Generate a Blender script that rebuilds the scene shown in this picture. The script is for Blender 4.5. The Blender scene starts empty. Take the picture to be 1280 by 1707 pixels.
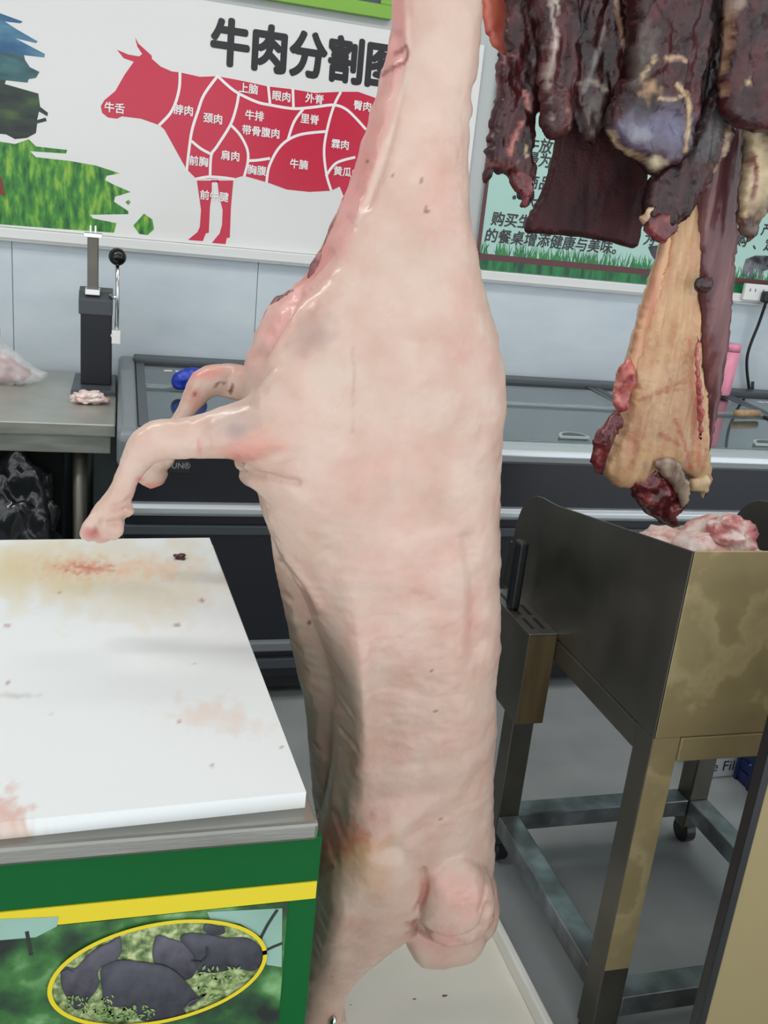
import bpy, bmesh, math, random
import numpy as np
from mathutils import Vector, Matrix, noise
from mathutils.geometry import delaunay_2d_cdt

random.seed(7)
SC = bpy.context.scene
COL = SC.collection

# ------------------------------------------------------------------ camera
F_PX, W_PX, H_PX = 1550.0, 1280, 1707
CAM_H = 1.4
def cam_axes(p, r, yaw):
    cy, sy = math.cos(yaw), math.sin(yaw)
    fwd = np.array([sy*math.cos(p), cy*math.cos(p), -math.sin(p)])
    r0 = np.array([cy, -sy, 0.0]); d0 = np.cross(fwd, r0)
    return np.array([math.cos(r)*r0-math.sin(r)*d0, math.sin(r)*r0+math.cos(r)*d0, fwd])
AX = cam_axes(*np.radians([17.613, 5.935, 16.704]))
cam_d = bpy.data.cameras.new('camera'); cam = bpy.data.objects.new('camera', cam_d); COL.objects.link(cam)
cam_d.sensor_fit = 'VERTICAL'; cam_d.sensor_height = 36.0; cam_d.lens = F_PX*36.0/H_PX
cam_d.clip_start = 0.02
_R, _D, _F = [Vector(a) for a in AX]
cam.matrix_world = Matrix(((_R.x, -_D.x, -_F.x, 0), (_R.y, -_D.y, -_F.y, 0), (_R.z, -_D.z, -_F.z, CAM_H), (0, 0, 0, 1)))
SC.camera = cam

# ------------------------------------------------------------------ light
SC.view_settings.view_transform = 'Standard'; SC.view_settings.look = 'None'
SC.view_settings.gamma = 1.0; SC.view_settings.use_curve_mapping = False
SC.view_settings.exposure = 0.0
world = bpy.data.worlds.new('world'); SC.world = world; world.use_nodes = True
bg = world.node_tree.nodes['Background']
bg.inputs[0].default_value = (0.93, 0.97, 1.0, 1); bg.inputs[1].default_value = 1.62
def area(name, loc, size, size_y, power, rot=(0, 0, 0), col=(1, 0.985, 0.96)):
    l = bpy.data.lights.new(name, 'AREA'); l.shape = 'RECTANGLE'; l.size = size; l.size_y = size_y
    l.energy = power; l.color = col
    o = bpy.data.objects.new(name, l); COL.objects.link(o); o.location = loc; o.rotation_euler = rot
    return o
area('ceiling_tube_light', (0.9, 0.25, 2.72), 1.3, 0.18, 5)
area('ceiling_tube_light', (-0.9, -0.1, 2.72), 1.3, 0.18, 3)
area('ceiling_tube_light', (-0.9, 1.7, 2.72), 1.3, 0.18, 17)
area('ceiling_tube_light', (0.7, 2.15, 2.72), 1.5, 0.18, 11)
area('ceiling_tube_light', (2.4, 2.0, 2.72), 1.5, 0.18, 8)

# ------------------------------------------------------------------ helpers
CAMV = np.array([0, 0, CAM_H])
def ray(x, y): return AX.T @ np.array([(x-640)/F_PX, (y-853.5)/F_PX, 1.0])
def at_z(x, y, z): r = ray(x, y); return CAMV+r*(z-CAM_H)/r[2]
def at_y(x, y, v): r = ray(x, y); return CAMV+r*v/r[1]
def at_x(x, y, v): r = ray(x, y); return CAMV+r*v/r[0]
def to_px(P):
    v = (np.asarray(P)-CAMV) @ AX.T
    return np.stack([640+F_PX*v[..., 0]/v[..., 2], 853.5+F_PX*v[..., 1]/v[..., 2]], -1)

def lin(c):
    return tuple(((v/255)/12.92 if v/255 <= 0.04045 else (((v/255)+0.055)/1.055)**2.4) for v in c)
def rgba(c): return (*lin(c), 1.0)

def wloc(o):
    v = Vector((0, 0, 0))
    while o is not None: v = v+o.location; o = o.parent
    return v

class MB:
    def __init__(self): self.v = []; self.f = []
    def add(self, vs, fs):
        n = len(self.v); self.v += [tuple(float(c) for c in p) for p in vs]; self.f += [tuple(i+n for i in f) for f in fs]; return self
    def box(self, x0, x1, y0, y1, z0, z1):
        vs = [(x, y, z) for z in (z0, z1) for y in (y0, y1) for x in (x0, x1)]
        return self.add(vs, [(0, 2, 3, 1), (4, 5, 7, 6), (0, 1, 5, 4), (2, 6, 7, 3), (0, 4, 6, 2), (1, 3, 7, 5)])
    def prism(self, poly, axis, a, b):
        # poly: 2-D list; axis 'x' -> (y,z), 'y' -> (x,z), 'z' -> (x,y)
        n = len(poly)
        mk = {'x': lambda p, t: (t, p[0], p[1]), 'y': lambda p, t: (p[0], t, p[1]), 'z': lambda p, t: (p[0], p[1], t)}[axis]
        vs = [mk(p, a) for p in poly]+[mk(p, b) for p in poly]
        fs = [tuple(range(n)), tuple(range(2*n-1, n-1, -1))]+[(i, (i+1) % n, n+(i+1) % n, n+i) for i in range(n)]
        return self.add(vs, fs)
    def tube(self, pts, rad, segs=12, cap=True, squash=1.0):
        pts = [Vector([float(c) for c in p]) for p in pts]; rad = [float(q) for q in rad] if hasattr(rad, '__len__') else float(rad); n = len(pts)
        if not hasattr(rad, '__len__'): rad = [rad]*n
        vs = []; up = None
        for i, p in enumerate(pts):
            t = (pts[min(i+1, n-1)]-pts[max(i-1, 0)]).normalized()
            if up is None: up = Vector((0, 1, 0)) if abs(t.y) < .9 else Vector((1, 0, 0))
            s = t.cross(up).normalized(); up = s.cross(t).normalized()
            for k in range(segs):
                a = 2*math.pi*k/segs
                vs.append(p+rad[i]*(math.cos(a)*s+squash*math.sin(a)*up))
        fs = [(i*segs+k, i*segs+(k+1) % segs, (i+1)*segs+(k+1) % segs, (i+1)*segs+k) for i in range(n-1) for k in range(segs)]
        if cap: fs += [tuple(range(segs))[::-1], tuple((n-1)*segs+k for k in range(segs))]
        return self.add(vs, fs)
    def lathe(self, prof, c, segs=24):
        vs = [(c[0]+r*math.cos(2*math.pi*k/segs), c[1]+r*math.sin(2*math.pi*k/segs), c[2]+z) for r, z in prof for k in range(segs)]
        n = len(prof)
        fs = [(i*segs+k, i*segs+(k+1) % segs, (i+1)*segs+(k+1) % segs, (i+1)*segs+k) for i in range(n-1) for k in range(segs)]
        fs += [tuple(range(segs))[::-1], tuple((n-1)*segs+k for k in range(segs))]
        return self.add(vs, fs)
    def build(self, name, mat, parent=None, bevel=0, smooth=False, segs=2):
        return make(name, self.v, self.f, mat, parent, bevel, smooth, segs)

def make(name, vs, fs, mat, parent=None, bevel=0, smooth=False, segs=2, fix=True):
    off = wloc(parent) if parent else Vector((0, 0, 0))
    me = bpy.data.meshes.new(name)
    me.from_pydata([tuple(Vector(v)-off) for v in vs], [], fs)
    if fix:
        bm = bmesh.new(); bm.from_mesh(me); bmesh.ops.recalc_face_normals(bm, faces=bm.faces); bm.to_mesh(me); bm.free()
    if smooth: me.polygons.foreach_set('use_smooth', [True]*len(me.polygons))
    me.materials.append(mat)
    o = bpy.data.objects.new(name, me); COL.objects.link(o)
    if parent: o.parent = parent
    if bevel:
        m = o.modifiers.new('bevel', 'BEVEL'); m.width = bevel; m.segments = segs; m.limit_method = 'ANGLE'; m.angle_limit = 0.6
    return o

def tag(o, label=None, cat=None, group=None, kind=None):
    if label: o['label'] = label
    if cat: o['category'] = cat
    if group: o['group'] = group
    if kind: o['kind'] = kind
    return o
def thing(name, label, cat, loc, group=None):
    o = bpy.data.objects.new(name, None); COL.objects.link(o); o.location = loc; o.empty_display_size = 0.05
    return tag(o, label, cat, group)

# ---- smooth closed outline
def spline(pts, spacing, closed=True, ragged=0.0, seed=0):
    pts = np.array(pts, float); n = len(pts); out = []
    rng = n if closed else n-1
    for i in range(rng):
        if closed: p0, p1, p2, p3 = pts[(i-1) % n], pts[i], pts[(i+1) % n], pts[(i+2) % n]
        else: p0, p1, p2, p3 = pts[max(i-1, 0)], pts[i], pts[i+1], pts[min(i+2, n-1)]
        m = max(1, int(np.linalg.norm(p2-p1)/spacing+0.5))
        for k in range(m):
            t = k/m
            out.append(0.5*((2*p1)+(-p0+p2)*t+(2*p0-5*p1+4*p2-p3)*t*t+(-p0+3*p1-3*p2+p3)*t**3))
    if not closed: out.append(pts[-1])
    out = np.array(out)
    if ragged:
        for i, p in enumerate(out):
            q = Vector((p[0]/spacing*0.35, p[1]/spacing*0.35, seed*3.7))
            out[i] += ragged*np.array([noise.noise(q), noise.noise(q+Vector((9.1, 4.2, 1)))])
    return out

def inside(poly, X, Y):
    r = np.zeros(X.shape, bool); n = len(poly); j = n-1
    for i in range(n):
        xi, yi = poly[i]; xj, yj = poly[j]
        c = ((yi > Y) != (yj > Y))
        if yi != yj: r ^= c & (X < (xj-xi)*(Y-yi)/(yj-yi)+xi)
        j = i
    return r

def inflate(px, y, flat=1.0, cap=None, step=0.008, front=1.0, back=1.0, ragged=0.0, rough=0.0, rscale=30.0, stretch=1.0, seed=0, bend=None, world_pts=None, streak=0.0):
    """closed pillow-like body whose outline lies on the vertical plane y; returns verts, faces"""
    if world_pts is None:
        w = np.array([at_y(a, b, y)[[0, 2]] for a, b in px])
    else: w = np.array(world_pts)
    ol = spline(w, step*1.0, True, ragged, seed)
    lo, hi = ol.min(0)-2*step, ol.max(0)+2*step
    g = step
    nx, nz = int((hi[0]-lo[0])/g)+2, int((hi[1]-lo[1])/g)+2
    X, Zz = np.meshgrid(lo[0]+g*np.arange(nx), lo[1]+g*np.arange(nz), indexing='ij')
    m = inside(ol, X, Zz); u = np.zeros(X.shape)
    its = int(min(6000, 1.2*(min(nx, nz))**2+300))
    for _ in range(its):
        a = np.zeros_like(u)
        a[1:-1, 1:-1] = 0.25*(u[2:, 1:-1]+u[:-2, 1:-1]+u[1:-1, 2:]+u[1:-1, :-2])+0.5*g*g
        u = np.where(m, a, 0)
    def samp(p):
        a = (p[0]-lo[0])/g; b = (p[1]-lo[1])/g; i, j = int(a), int(b); a -= i; b -= j
        return (u[i, j]*(1-a)*(1-b)+u[i+1, j]*a*(1-b)+u[i, j+1]*(1-a)*b+u[i+1, j+1]*a*b)
    n = len(ol); pts = [Vector(p) for p in ol]
    seg = np.array(ol)
    I, J = np.nonzero(m)
    rr = random.Random(seed)
    for i, j in zip(I, J):
        p = np.array([X[i, j]+rr.uniform(-.2, .2)*g, Zz[i, j]+rr.uniform(-.2, .2)*g])
        if np.min(np.sum((seg-p)**2, 1)) > (0.6*g)**2: pts.append(Vector(p))
    vv, ee, ff, ov, oe, of = delaunay_2d_cdt(pts, [(i, (i+1) % n) for i in range(n)], [], 1, 1e-7)
    bound = set()
    cnt = {}
    for fc in ff:
        for k in range(len(fc)):
            e = tuple(sorted((fc[k], fc[(k+1) % len(fc)]))); cnt[e] = cnt.get(e, 0)+1
    for e, c in cnt.items():
        if c == 1: bound.update(e)
    V, F = [], []
    idx_f, idx_b = {}, {}
    for k, p in enumerate(vv):
        b0 = bend(p.x, p.y) if bend else 0.0
        if k in bound:
            idx_f[k] = idx_b[k] = len(V); V.append((p.x, y+b0, p.y)); continue
        h = math.sqrt(max(samp(p), 0))*flat
        if cap: h = cap*math.tanh(h/cap)
        e = min(1.0, h/(0.01))
        nf = rough*e*(noise.fractal(Vector((p.x*rscale, seed*1.3, p.y*rscale*stretch)), 0.8, 2.1, 4)) if rough else 0
        if streak: nf += streak*e*abs(noise.noise(Vector((p.x*rscale*2.5, seed*2.3, p.y*rscale*0.25))))
        nb = rough*e*(noise.fractal(Vector((p.x*rscale, 50+seed*1.3, p.y*rscale*stretch)), 0.8, 2.1, 4)) if rough else 0
        idx_f[k] = len(V); V.append((p.x, y+b0-max(0.0008, front*h+nf), p.y))
        idx_b[k] = len(V); V.append((p.x, y+b0+max(0.0008, back*h+nb), p.y))
    for fc in ff:
        F.append(tuple(idx_f[k] for k in fc)); F.append(tuple(idx_b[k] for k in reversed(fc)))
    return V, F

def remesh_union(parts, voxel, smooth_it, name='tmp'):
    """one continuous skin around overlapping closed shells"""
    V, Fc = [], []
    for v, f in parts:
        n = len(V); V += [tuple(p) for p in v]; Fc += [tuple(i+n for i in q) for q in f]
    me = bpy.data.meshes.new(name); me.from_pydata(V, [], Fc)
    bm = bmesh.new(); bm.from_mesh(me); bmesh.ops.recalc_face_normals(bm, faces=bm.faces); bm.to_mesh(me); bm.free()
    o = bpy.data.objects.new(name, me); COL.objects.link(o)
    r = o.modifiers.new('r', 'REMESH'); r.mode = 'VOXEL'; r.voxel_size = voxel; r.adaptivity = 0
    s = o.modifiers.new('s', 'SMOOTH'); s.factor = 0.5; s.iterations = smooth_it
    dg = bpy.context.evaluated_depsgraph_get(); dg.update()
    me2 = bpy.data.meshes.new_from_object(o.evaluated_get(dg))
    vs = np.empty(len(me2.vertices)*3); me2.vertices.foreach_get('co', vs); vs = vs.reshape(-1, 3)
    fs = [tuple(p.vertices) for p in me2.polygons]
    nr = np.empty(len(me2.vertices)*3); me2.vertices.foreach_get('normal', nr); nr = nr.reshape(-1, 3)
    bpy.data.objects.remove(o); bpy.data.meshes.remove(me); bpy.data.meshes.remove(me2)
    return vs, nr, fs

def paint(o, cols, name='stain_shade'):
    a = o.data.color_attributes.new(name, 'FLOAT_COLOR', 'POINT')
    c = np.ones((len(o.data.vertices), 4)); c[:, :3] = cols
    a.data.foreach_set('color', c.ravel())

def text(name, body, size, pos, mat, parent, bold=0.0, align='LEFT', rot=(math.pi/2, 0, 0), shear=0.0, sx=1.0):
    c = bpy.data.curves.new(name, 'FONT'); c.body = body; c.size = size; c.offset = bold*size; c.align_x = align; c.align_y = 'CENTER'; c.shear = shear
    t = bpy.data.objects.new(name, c); COL.objects.link(t)
    dg = bpy.context.evaluated_depsgraph_get(); dg.update()
    me = bpy.data.meshes.new_from_object(t.evaluated_get(dg)); bpy.data.objects.remove(t); bpy.data.curves.remove(c)
    R = Matrix.Translation(Vector(pos)) @ (Matrix.Rotation(rot[2], 4, 'Z') @ Matrix.Rotation(rot[0], 4, 'X')) @ Matrix.Diagonal((sx, 1, 1, 1))
    me.transform(R); vs = [tuple(v.co) for v in me.vertices]; fs = [tuple(p.vertices) for p in me.polygons]
    bpy.data.meshes.remove(me)
    return vs, fs
def textobj(name, items, mat, parent):
    out = []
    for kw in items:
        kw = dict(kw); b = kw.pop('bold', 0.0)*kw['size']; p = kw.pop('pos'); m = MB()
        offs = [(0, 0)]+([(b*math.cos(a), b*math.sin(a)) for a in np.arange(8)*math.pi/4] if b else [])
        for q, (dx, dz) in enumerate(offs): m.add(*text(name, pos=(p[0]+dx, p[1]-.00008*q, p[2]+dz), mat=mat, parent=parent, **kw))
        out.append(make(name, m.v, m.f, mat, parent, fix=False))
    return out

def ribbon(mb, pts, w, y):
    """flat printed stroke on the plane y, pts in (x,z)"""
    p = spline(pts, 0.012, False); n = len(p); vs = []
    for i in range(n):
        t = p[min(i+1, n-1)]-p[max(i-1, 0)]; t = t/(np.linalg.norm(t)+1e-9); q = np.array([-t[1], t[0]])*w/2
        vs += [(p[i][0]+q[0], y, p[i][1]+q[1]), (p[i][0]-q[0], y, p[i][1]-q[1])]
    mb.add(vs, [(2*i, 2*i+1, 2*i+3, 2*i+2) for i in range(n-1)])

def flat_poly(mb, pts, y):
    """printed shape on the plane y, pts in (x,z)"""
    vv, ee, ff, *_ = delaunay_2d_cdt([Vector(p) for p in pts], [(i, (i+1) % len(pts)) for i in range(len(pts))], [], 1, 1e-7)
    mb.add([(p.x, y, p.y) for p in vv], ff)

def conform(vv, y, parent, lift=0.0006):
    """lay a thin sheet built on the plane y over the front of another mesh"""
    from mathutils.bvhtree import BVHTree
    off = wloc(parent); me = parent.data
    t = BVHTree.FromPolygons([v.co+off for v in me.vertices], [tuple(p.vertices) for p in me.polygons])
    hits = [t.ray_cast(Vector((v[0], -3.0, v[2])), Vector((0, 1, 0)))[0] for v in vv]
    good = [h.y for h in hits if h is not None]; mean = sum(good)/len(good) if good else y
    return [(v[0], (h.y if h is not None else mean)-lift+(v[1]-y), v[2]) for v, h in zip(vv, hits)]

# ------------------------------------------------------------------ materials
def mat(name, col, rough=0.5, metal=0.0, var=None, vscale=8.0, vstretch=(1, 1, 1), bump=0.0, bscale=60.0, coat=0.0, spec=0.5, vfac=0.5, bstretch=(1, 1, 1), rvar=0.0, detail=5.0, sss=0.0, ramp=None):
    m = bpy.data.materials.new(name); m.use_nodes = True; nt = m.node_tree; N = nt.nodes; L = nt.links
    b = N['Principled BSDF']
    b.inputs['Base Color'].default_value = rgba(col); b.inputs['Roughness'].default_value = rough; b.inputs['Metallic'].default_value = metal
    b.inputs['Specular IOR Level'].default_value = spec; b.inputs['Coat Weight'].default_value = coat; b.inputs['Coat Roughness'].default_value = 0.12
    if sss:
        b.inputs['Subsurface Weight'].default_value = sss; b.inputs['Subsurface Radius'].default_value = (0.012, 0.005, 0.003); b.inputs['Subsurface Scale'].default_value = 1.0
    tc = N.new('ShaderNodeTexCoord')
    def nz(scale, st, det=detail):
        mp = N.new('ShaderNodeMapping'); mp.inputs['Scale'].default_value = st; L.new(tc.outputs['Object'], mp.inputs[0])
        n = N.new('ShaderNodeTexNoise'); n.inputs['Scale'].default_value = scale; n.inputs['Detail'].default_value = det; L.new(mp.outputs[0], n.inputs['Vector']); return n
    if var or ramp:
        n = nz(vscale, vstretch); r = N.new('ShaderNodeValToRGB')
        if ramp is None: ramp = [(0.5-vfac*0.5, col), (0.5+vfac*0.5, var)]
        while len(r.color_ramp.elements) < len(ramp): r.color_ramp.elements.new(0.5)
        for e, (p, c) in zip(r.color_ramp.elements, ramp): e.position = p; e.color = rgba(c)
        L.new(n.outputs['Fac'], r.inputs[0]); L.new(r.outputs[0], b.inputs['Base Color'])
    if rvar:
        n = nz(vscale*1.7, vstretch); mr = N.new('ShaderNodeMapRange'); mr.inputs['From Min'].default_value = .3; mr.inputs['From Max'].default_value = .7
        mr.inputs['To Min'].default_value = max(0.02, rough-rvar); mr.inputs['To Max'].default_value = rough+rvar
        L.new(n.outputs['Fac'], mr.inputs[0]); L.new(mr.outputs[0], b.inputs['Roughness'])
    if bump:
        n = nz(bscale, bstretch); bp = N.new('ShaderNodeBump'); bp.inputs['Strength'].default_value = bump; bp.inputs['Distance'].default_value = 0.004
        L.new(n.outputs['Fac'], bp.inputs['Height']); L.new(bp.outputs[0], b.inputs['Normal'])
    return m
def attr_mat(name, rough, bump, bscale, coat=0.0, sss=0.0, spec=0.5, rvar=0.0, mottle=None):
    m = mat(name, (255, 255, 255), rough, bump=bump, bscale=bscale, coat=coat, sss=sss, spec=spec, rvar=rvar)
    nt = m.node_tree; a = nt.nodes.new('ShaderNodeVertexColor'); a.layer_name = 'stain_shade'
    out = a.outputs[0]
    if mottle:
        tc = nt.nodes.new('ShaderNodeTexCoord'); n = nt.nodes.new('ShaderNodeTexNoise'); n.inputs['Scale'].default_value = mottle[1]; n.inputs['Detail'].default_value = 6
        nt.links.new(tc.outputs['Object'], n.inputs['Vector'])
        mr = nt.nodes.new('ShaderNodeMapRange'); mr.inputs['From Min'].default_value = .35; mr.inputs['From Max'].default_value = .7; nt.links.new(n.outputs['Fac'], mr.inputs[0])
        mx = nt.nodes.new('ShaderNodeMix'); mx.data_type = 'RGBA'; mx.blend_type = 'MULTIPLY'; mx.inputs[7].default_value = rgba(mottle[0])
        nt.links.new(mr.outputs[0], mx.inputs[0]); nt.links.new(out, mx.inputs[6]); out = mx.outputs[2]
    nt.links.new(out, nt.nodes['Principled BSDF'].inputs['Base Color'])
    return m

STEEL = mat('brushed_steel', (150, 149, 143), 0.34, 0.9, var=(128, 127, 121), vscale=5, vstretch=(1, 1, 6), bump=0.05, bscale=40, bstretch=(1, 1, 12), rvar=0.1)
STEEL_DARK = mat('dull_steel', (122, 119, 110), 0.42, 0.85, var=(92, 89, 82), vscale=4, vstretch=(1, 1, 1), rvar=0.12)
STEEL_TAN = mat('tan_reflection_film', (150, 136, 100), 0.45, 0.35, ramp=[(0.36, (160, 145, 108)), (0.5, (170, 154, 114)), (0.54, (194, 178, 136)), (0.62, (174, 158, 118))], vscale=7, rvar=0.1)  # warm tan colour stands in for a reflection, patches as peeling film
TABLE_STEEL = mat('table_steel', (192, 193, 184), 0.38, 0.6, var=(170, 170, 162), vscale=5, vstretch=(1, 1, 6), rvar=0.1)
STRETCH_STEEL = mat('stretcher_steel', (146, 150, 152), 0.4, 0.85, ramp=[(.35, (104, 106, 108)), (.5, (140, 144, 146)), (.62, (170, 178, 184))], vscale=9, rvar=.12)
STEEL_BRIGHT = mat('satin_aluminium', (206, 212, 216), 0.3, 0.55)
CHROME = mat('chrome', (215, 215, 215), 0.12, 1.0)
WHITE = mat('white_plastic', (235, 236, 234), 0.45)
BLACK = mat('black_plastic', (22, 23, 26), 0.4, var=(30, 32, 35), vscale=20)
BLACK_GLOSS = mat('black_gloss', (14, 14, 16), 0.15)
NAVY = mat('freezer_dark_panel', (30, 34, 44), 0.35, var=(26, 29, 38), vscale=3)
GREYPLAST = mat('grey_plastic', (120, 126, 130), 0.35)
GREYDK = mat('dark_grey_plastic', (70, 76, 82), 0.4)
WALLM = mat('wall_panel_marbled', (192, 204, 212), 0.3, var=(206, 216, 222), vscale=5, vstretch=(1, 1, 2.5), vfac=0.4)
WALLUP = mat('wall_upper_paint', (186, 190, 190), 0.6)
FLOORM = mat('floor_grey', (150, 154, 154), 0.45, var=(134, 138, 138), vscale=6, rvar=0.1)
CEILM = mat('ceiling_white', (225, 226, 226), 0.8)
TRUNK = mat('trunking_white', (226, 228, 226), 0.4)
GREEN = mat('green_board', (4, 80, 33), 0.5, spec=.15, var=(6, 86, 38), vscale=3)
YELLOW = mat('yellow_tape', (208, 188, 22), 0.4)
POSTERW = mat('poster_white', (226, 226, 224), 0.22, bump=0.05, bscale=12)
COWRED = mat('print_red', (200, 44, 72), 0.25, bump=0.05, bscale=12)
PRINTWHITE = mat('print_white', (240, 236, 236), 0.3)
PRINTBLACK = mat('print_black', (34, 33, 38), 0.35)
MINT = mat('print_mint', (164, 206, 194), 0.3, var=(186, 220, 210), vscale=1.5, vfac=0.5)
MAROON = mat('print_maroon', (92, 40, 46), 0.35)
GRASSP = mat('print_grass', (40, 110, 50), 0.4, ramp=[(0.3, (22, 84, 40)), (0.5, (64, 140, 50)), (0.68, (140, 184, 62))], vscale=26, vstretch=(2.2, 1, 0.7), detail=9)
GRASSBLADE = mat('print_grass_blades', (58, 146, 80), 0.5, var=(34, 112, 70), vscale=14)
GRASSDK = mat('print_grass_dark', (16, 92, 60), 0.4, ramp=[(0.35, (10, 70, 48)), (0.6, (30, 128, 66))], vscale=10, vstretch=(4, 1, 1), detail=8)
SPLASH = mat('print_mountains', (40, 80, 120), 0.4, ramp=[(0.34, (30, 70, 110)), (0.5, (48, 100, 140)), (0.62, (90, 140, 160))], vscale=4, vstretch=(1, 1, 3), detail=8)
BROWNP = mat('print_brown', (120, 62, 40), 0.5)
FRAMEGREEN = mat('frame_green', (126, 176, 62), 0.35)
PHOTODK = mat('photo_dark', (52, 54, 66), 0.3, ramp=[(0.4, (40, 42, 54)), (0.6, (74, 76, 90))], vscale=8)
PIGDK = mat('print_dark_hide', (52, 50, 60), 0.5, ramp=[(0.35, (34, 33, 42)), (0.65, (76, 72, 84))], vscale=14, vstretch=(1, 1, 1.6))
PIGLT = mat('print_grey_hide', (84, 80, 90), 0.5, ramp=[(0.35, (62, 58, 68)), (0.65, (104, 98, 108))], vscale=14)
FIELD = mat('print_field', (120, 140, 80), 0.5, ramp=[(0.34, (60, 84, 44)), (0.5, (118, 136, 84)), (0.64, (178, 186, 136))], vscale=130, detail=8)
WOODS = mat('print_woods', (40, 90, 40), 0.5, ramp=[(0.36, (8, 24, 16)), (0.46, (24, 66, 30)), (0.56, (52, 104, 46)), (0.68, (120, 164, 110))], vscale=17, detail=7)
SKYP = mat('print_pale_sky', (146, 178, 166), 0.5, var=(120, 156, 140), vscale=9)
TWIG = mat('print_twig', (24, 34, 26), 0.5)
TRAYM = mat('tray_white', (238, 234, 222), 0.4, var=(230, 225, 212), vscale=5)
PANELBEIGE = mat('beige_panel', (150, 136, 97), 0.5, 0.2, var=(142, 128, 90), vscale=3, vstretch=(1, 1, .3))
MEAT_PAINT = None
MEAT_DK = mat('beef_dark', (66, 24, 28), 0.34, ramp=[(0.3, (36, 14, 18)), (0.5, (62, 24, 28)), (0.60, (84, 36, 38)), (0.70, (150, 108, 102))], vscale=26, vstretch=(1.4, 1, 0.35), bump=0.7, bscale=70, bstretch=(1.6, 1, 0.5), coat=0.35, detail=8)
MEAT_SMOOTH = mat('beef_slab', (56, 22, 25), 0.5, spec=.25, ramp=[(0.35, (44, 18, 22)), (0.65, (66, 28, 32))], vscale=14, vstretch=(2, 1, 1), bump=0.5, bscale=170, coat=0.03, detail=6)
MEAT_RED = mat('beef_red', (104, 26, 32), 0.3, ramp=[(0.35, (70, 16, 22)), (0.55, (110, 32, 38)), (0.72, (160, 80, 76))], vscale=40, bump=0.8, bscale=90, coat=0.5, detail=8)
MEAT_PURPLE = mat('beef_purple', (104, 56, 60), 0.34, ramp=[(0.34, (78, 40, 46)), (0.55, (112, 66, 68)), (0.72, (140, 96, 94))], vscale=18, vstretch=(2.2, 1, 0.3), bump=0.3, bscale=60, bstretch=(2, 1, .4), coat=0.35, detail=7)
SILVER = mat('silverskin', (88, 84, 104), 0.22, ramp=[(0.3, (50, 38, 50)), (0.48, (92, 88, 110)), (0.62, (136, 134, 150)), (0.75, (70, 50, 58))], vscale=13, vstretch=(2.2, 1, 0.8), bump=0.4, bscale=50, coat=0.6)
GREYSKIN = mat('grey_membrane', (92, 86, 84), 0.26, ramp=[(0.34, (54, 30, 32)), (0.5, (96, 88, 86)), (0.68, (150, 142, 132))], vscale=16, vstretch=(1.6, 1, 0.6), bump=0.5, bscale=50, coat=0.5)
FAT = mat('yellow_fat', (220, 186, 140), 0.36, ramp=[(0.28, (176, 112, 92)), (0.42, (214, 176, 132)), (0.58, (228, 202, 160)), (0.76, (206, 150, 120))], vscale=10, vstretch=(2.2, 1, 0.35), bump=0.35, bscale=50, bstretch=(2, 1, .4), coat=0.3, detail=7, sss=0.1)
FAT_PALE = mat('pale_fat', (212, 190, 156), 0.4, ramp=[(0.34, (176, 136, 108)), (0.55, (214, 194, 158)), (0.75, (226, 212, 184))], vscale=30, bump=0.5, bscale=60, coat=0.3)
PINKMEAT = mat('pink_flesh', (190, 96, 92), 0.34, ramp=[(0.34, (150, 60, 62)), (0.55, (198, 108, 100)), (0.72, (224, 160, 142))], vscale=45, bump=0.7, bscale=70, coat=0.4)
PORK = mat('pork_fat_meat', (226, 196, 188), 0.38, ramp=[(0.36, (206, 150, 142)), (0.5, (228, 204, 196)), (0.7, (240, 228, 222))], vscale=35, bump=0.5, bscale=60, coat=0.25)
ORANGE = mat('red_skin', (196, 92, 74), 0.4, ramp=[(0.35, (170, 66, 56)), (0.6, (214, 116, 92))], vscale=16, vstretch=(1, 1, .5), coat=0.2)
FLESH_NECK = mat('neck_muscle', (120, 66, 66), 0.42, ramp=[(0.34, (88, 42, 44)), (0.52, (134, 80, 78)), (0.7, (178, 130, 120))], vscale=40, vstretch=(1, 1, 1), bump=0.8, bscale=80, coat=0.2)
PINKBOT = mat('pink_plastic', (240, 150, 176), 0.3)
BLUEBAG = mat('blue_bag', (22, 44, 150), 0.35, var=(40, 70, 190), vscale=30, bump=0.4)
CORK = mat('pale_brown_roll', (190, 160, 124), 0.7, var=(164, 130, 96), vscale=60)
CARTON = mat('carton_white', (206, 210, 216), 0.6)
BLUECRATE = mat('blue_crate', (22, 34, 84), 0.4)
SCRAP = mat('dark_scrap', (74, 30, 30), 0.4, bump=0.5)

GLASS = bpy.data.materials.new('lid_glass'); GLASS.use_nodes = True
gb = GLASS.node_tree.nodes['Principled BSDF']; gb.inputs['Base Color'].default_value = (0.72, 0.80, 0.79, 1); gb.inputs['Roughness'].default_value = 0.05
gb.inputs['Transmission Weight'].default_value = 1.0; gb.inputs['IOR'].default_value = 1.5
FILM = bpy.data.materials.new('clear_film'); FILM.use_nodes = True
fb = FILM.node_tree.nodes['Principled BSDF']; fb.inputs['Base Color'].default_value = (0.9, 0.88, 0.88, 1); fb.inputs['Roughness'].default_value = 0.16
fb.inputs['Alpha'].default_value = 0.32; fb.inputs['Specular IOR Level'].default_value = 0.9

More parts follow.
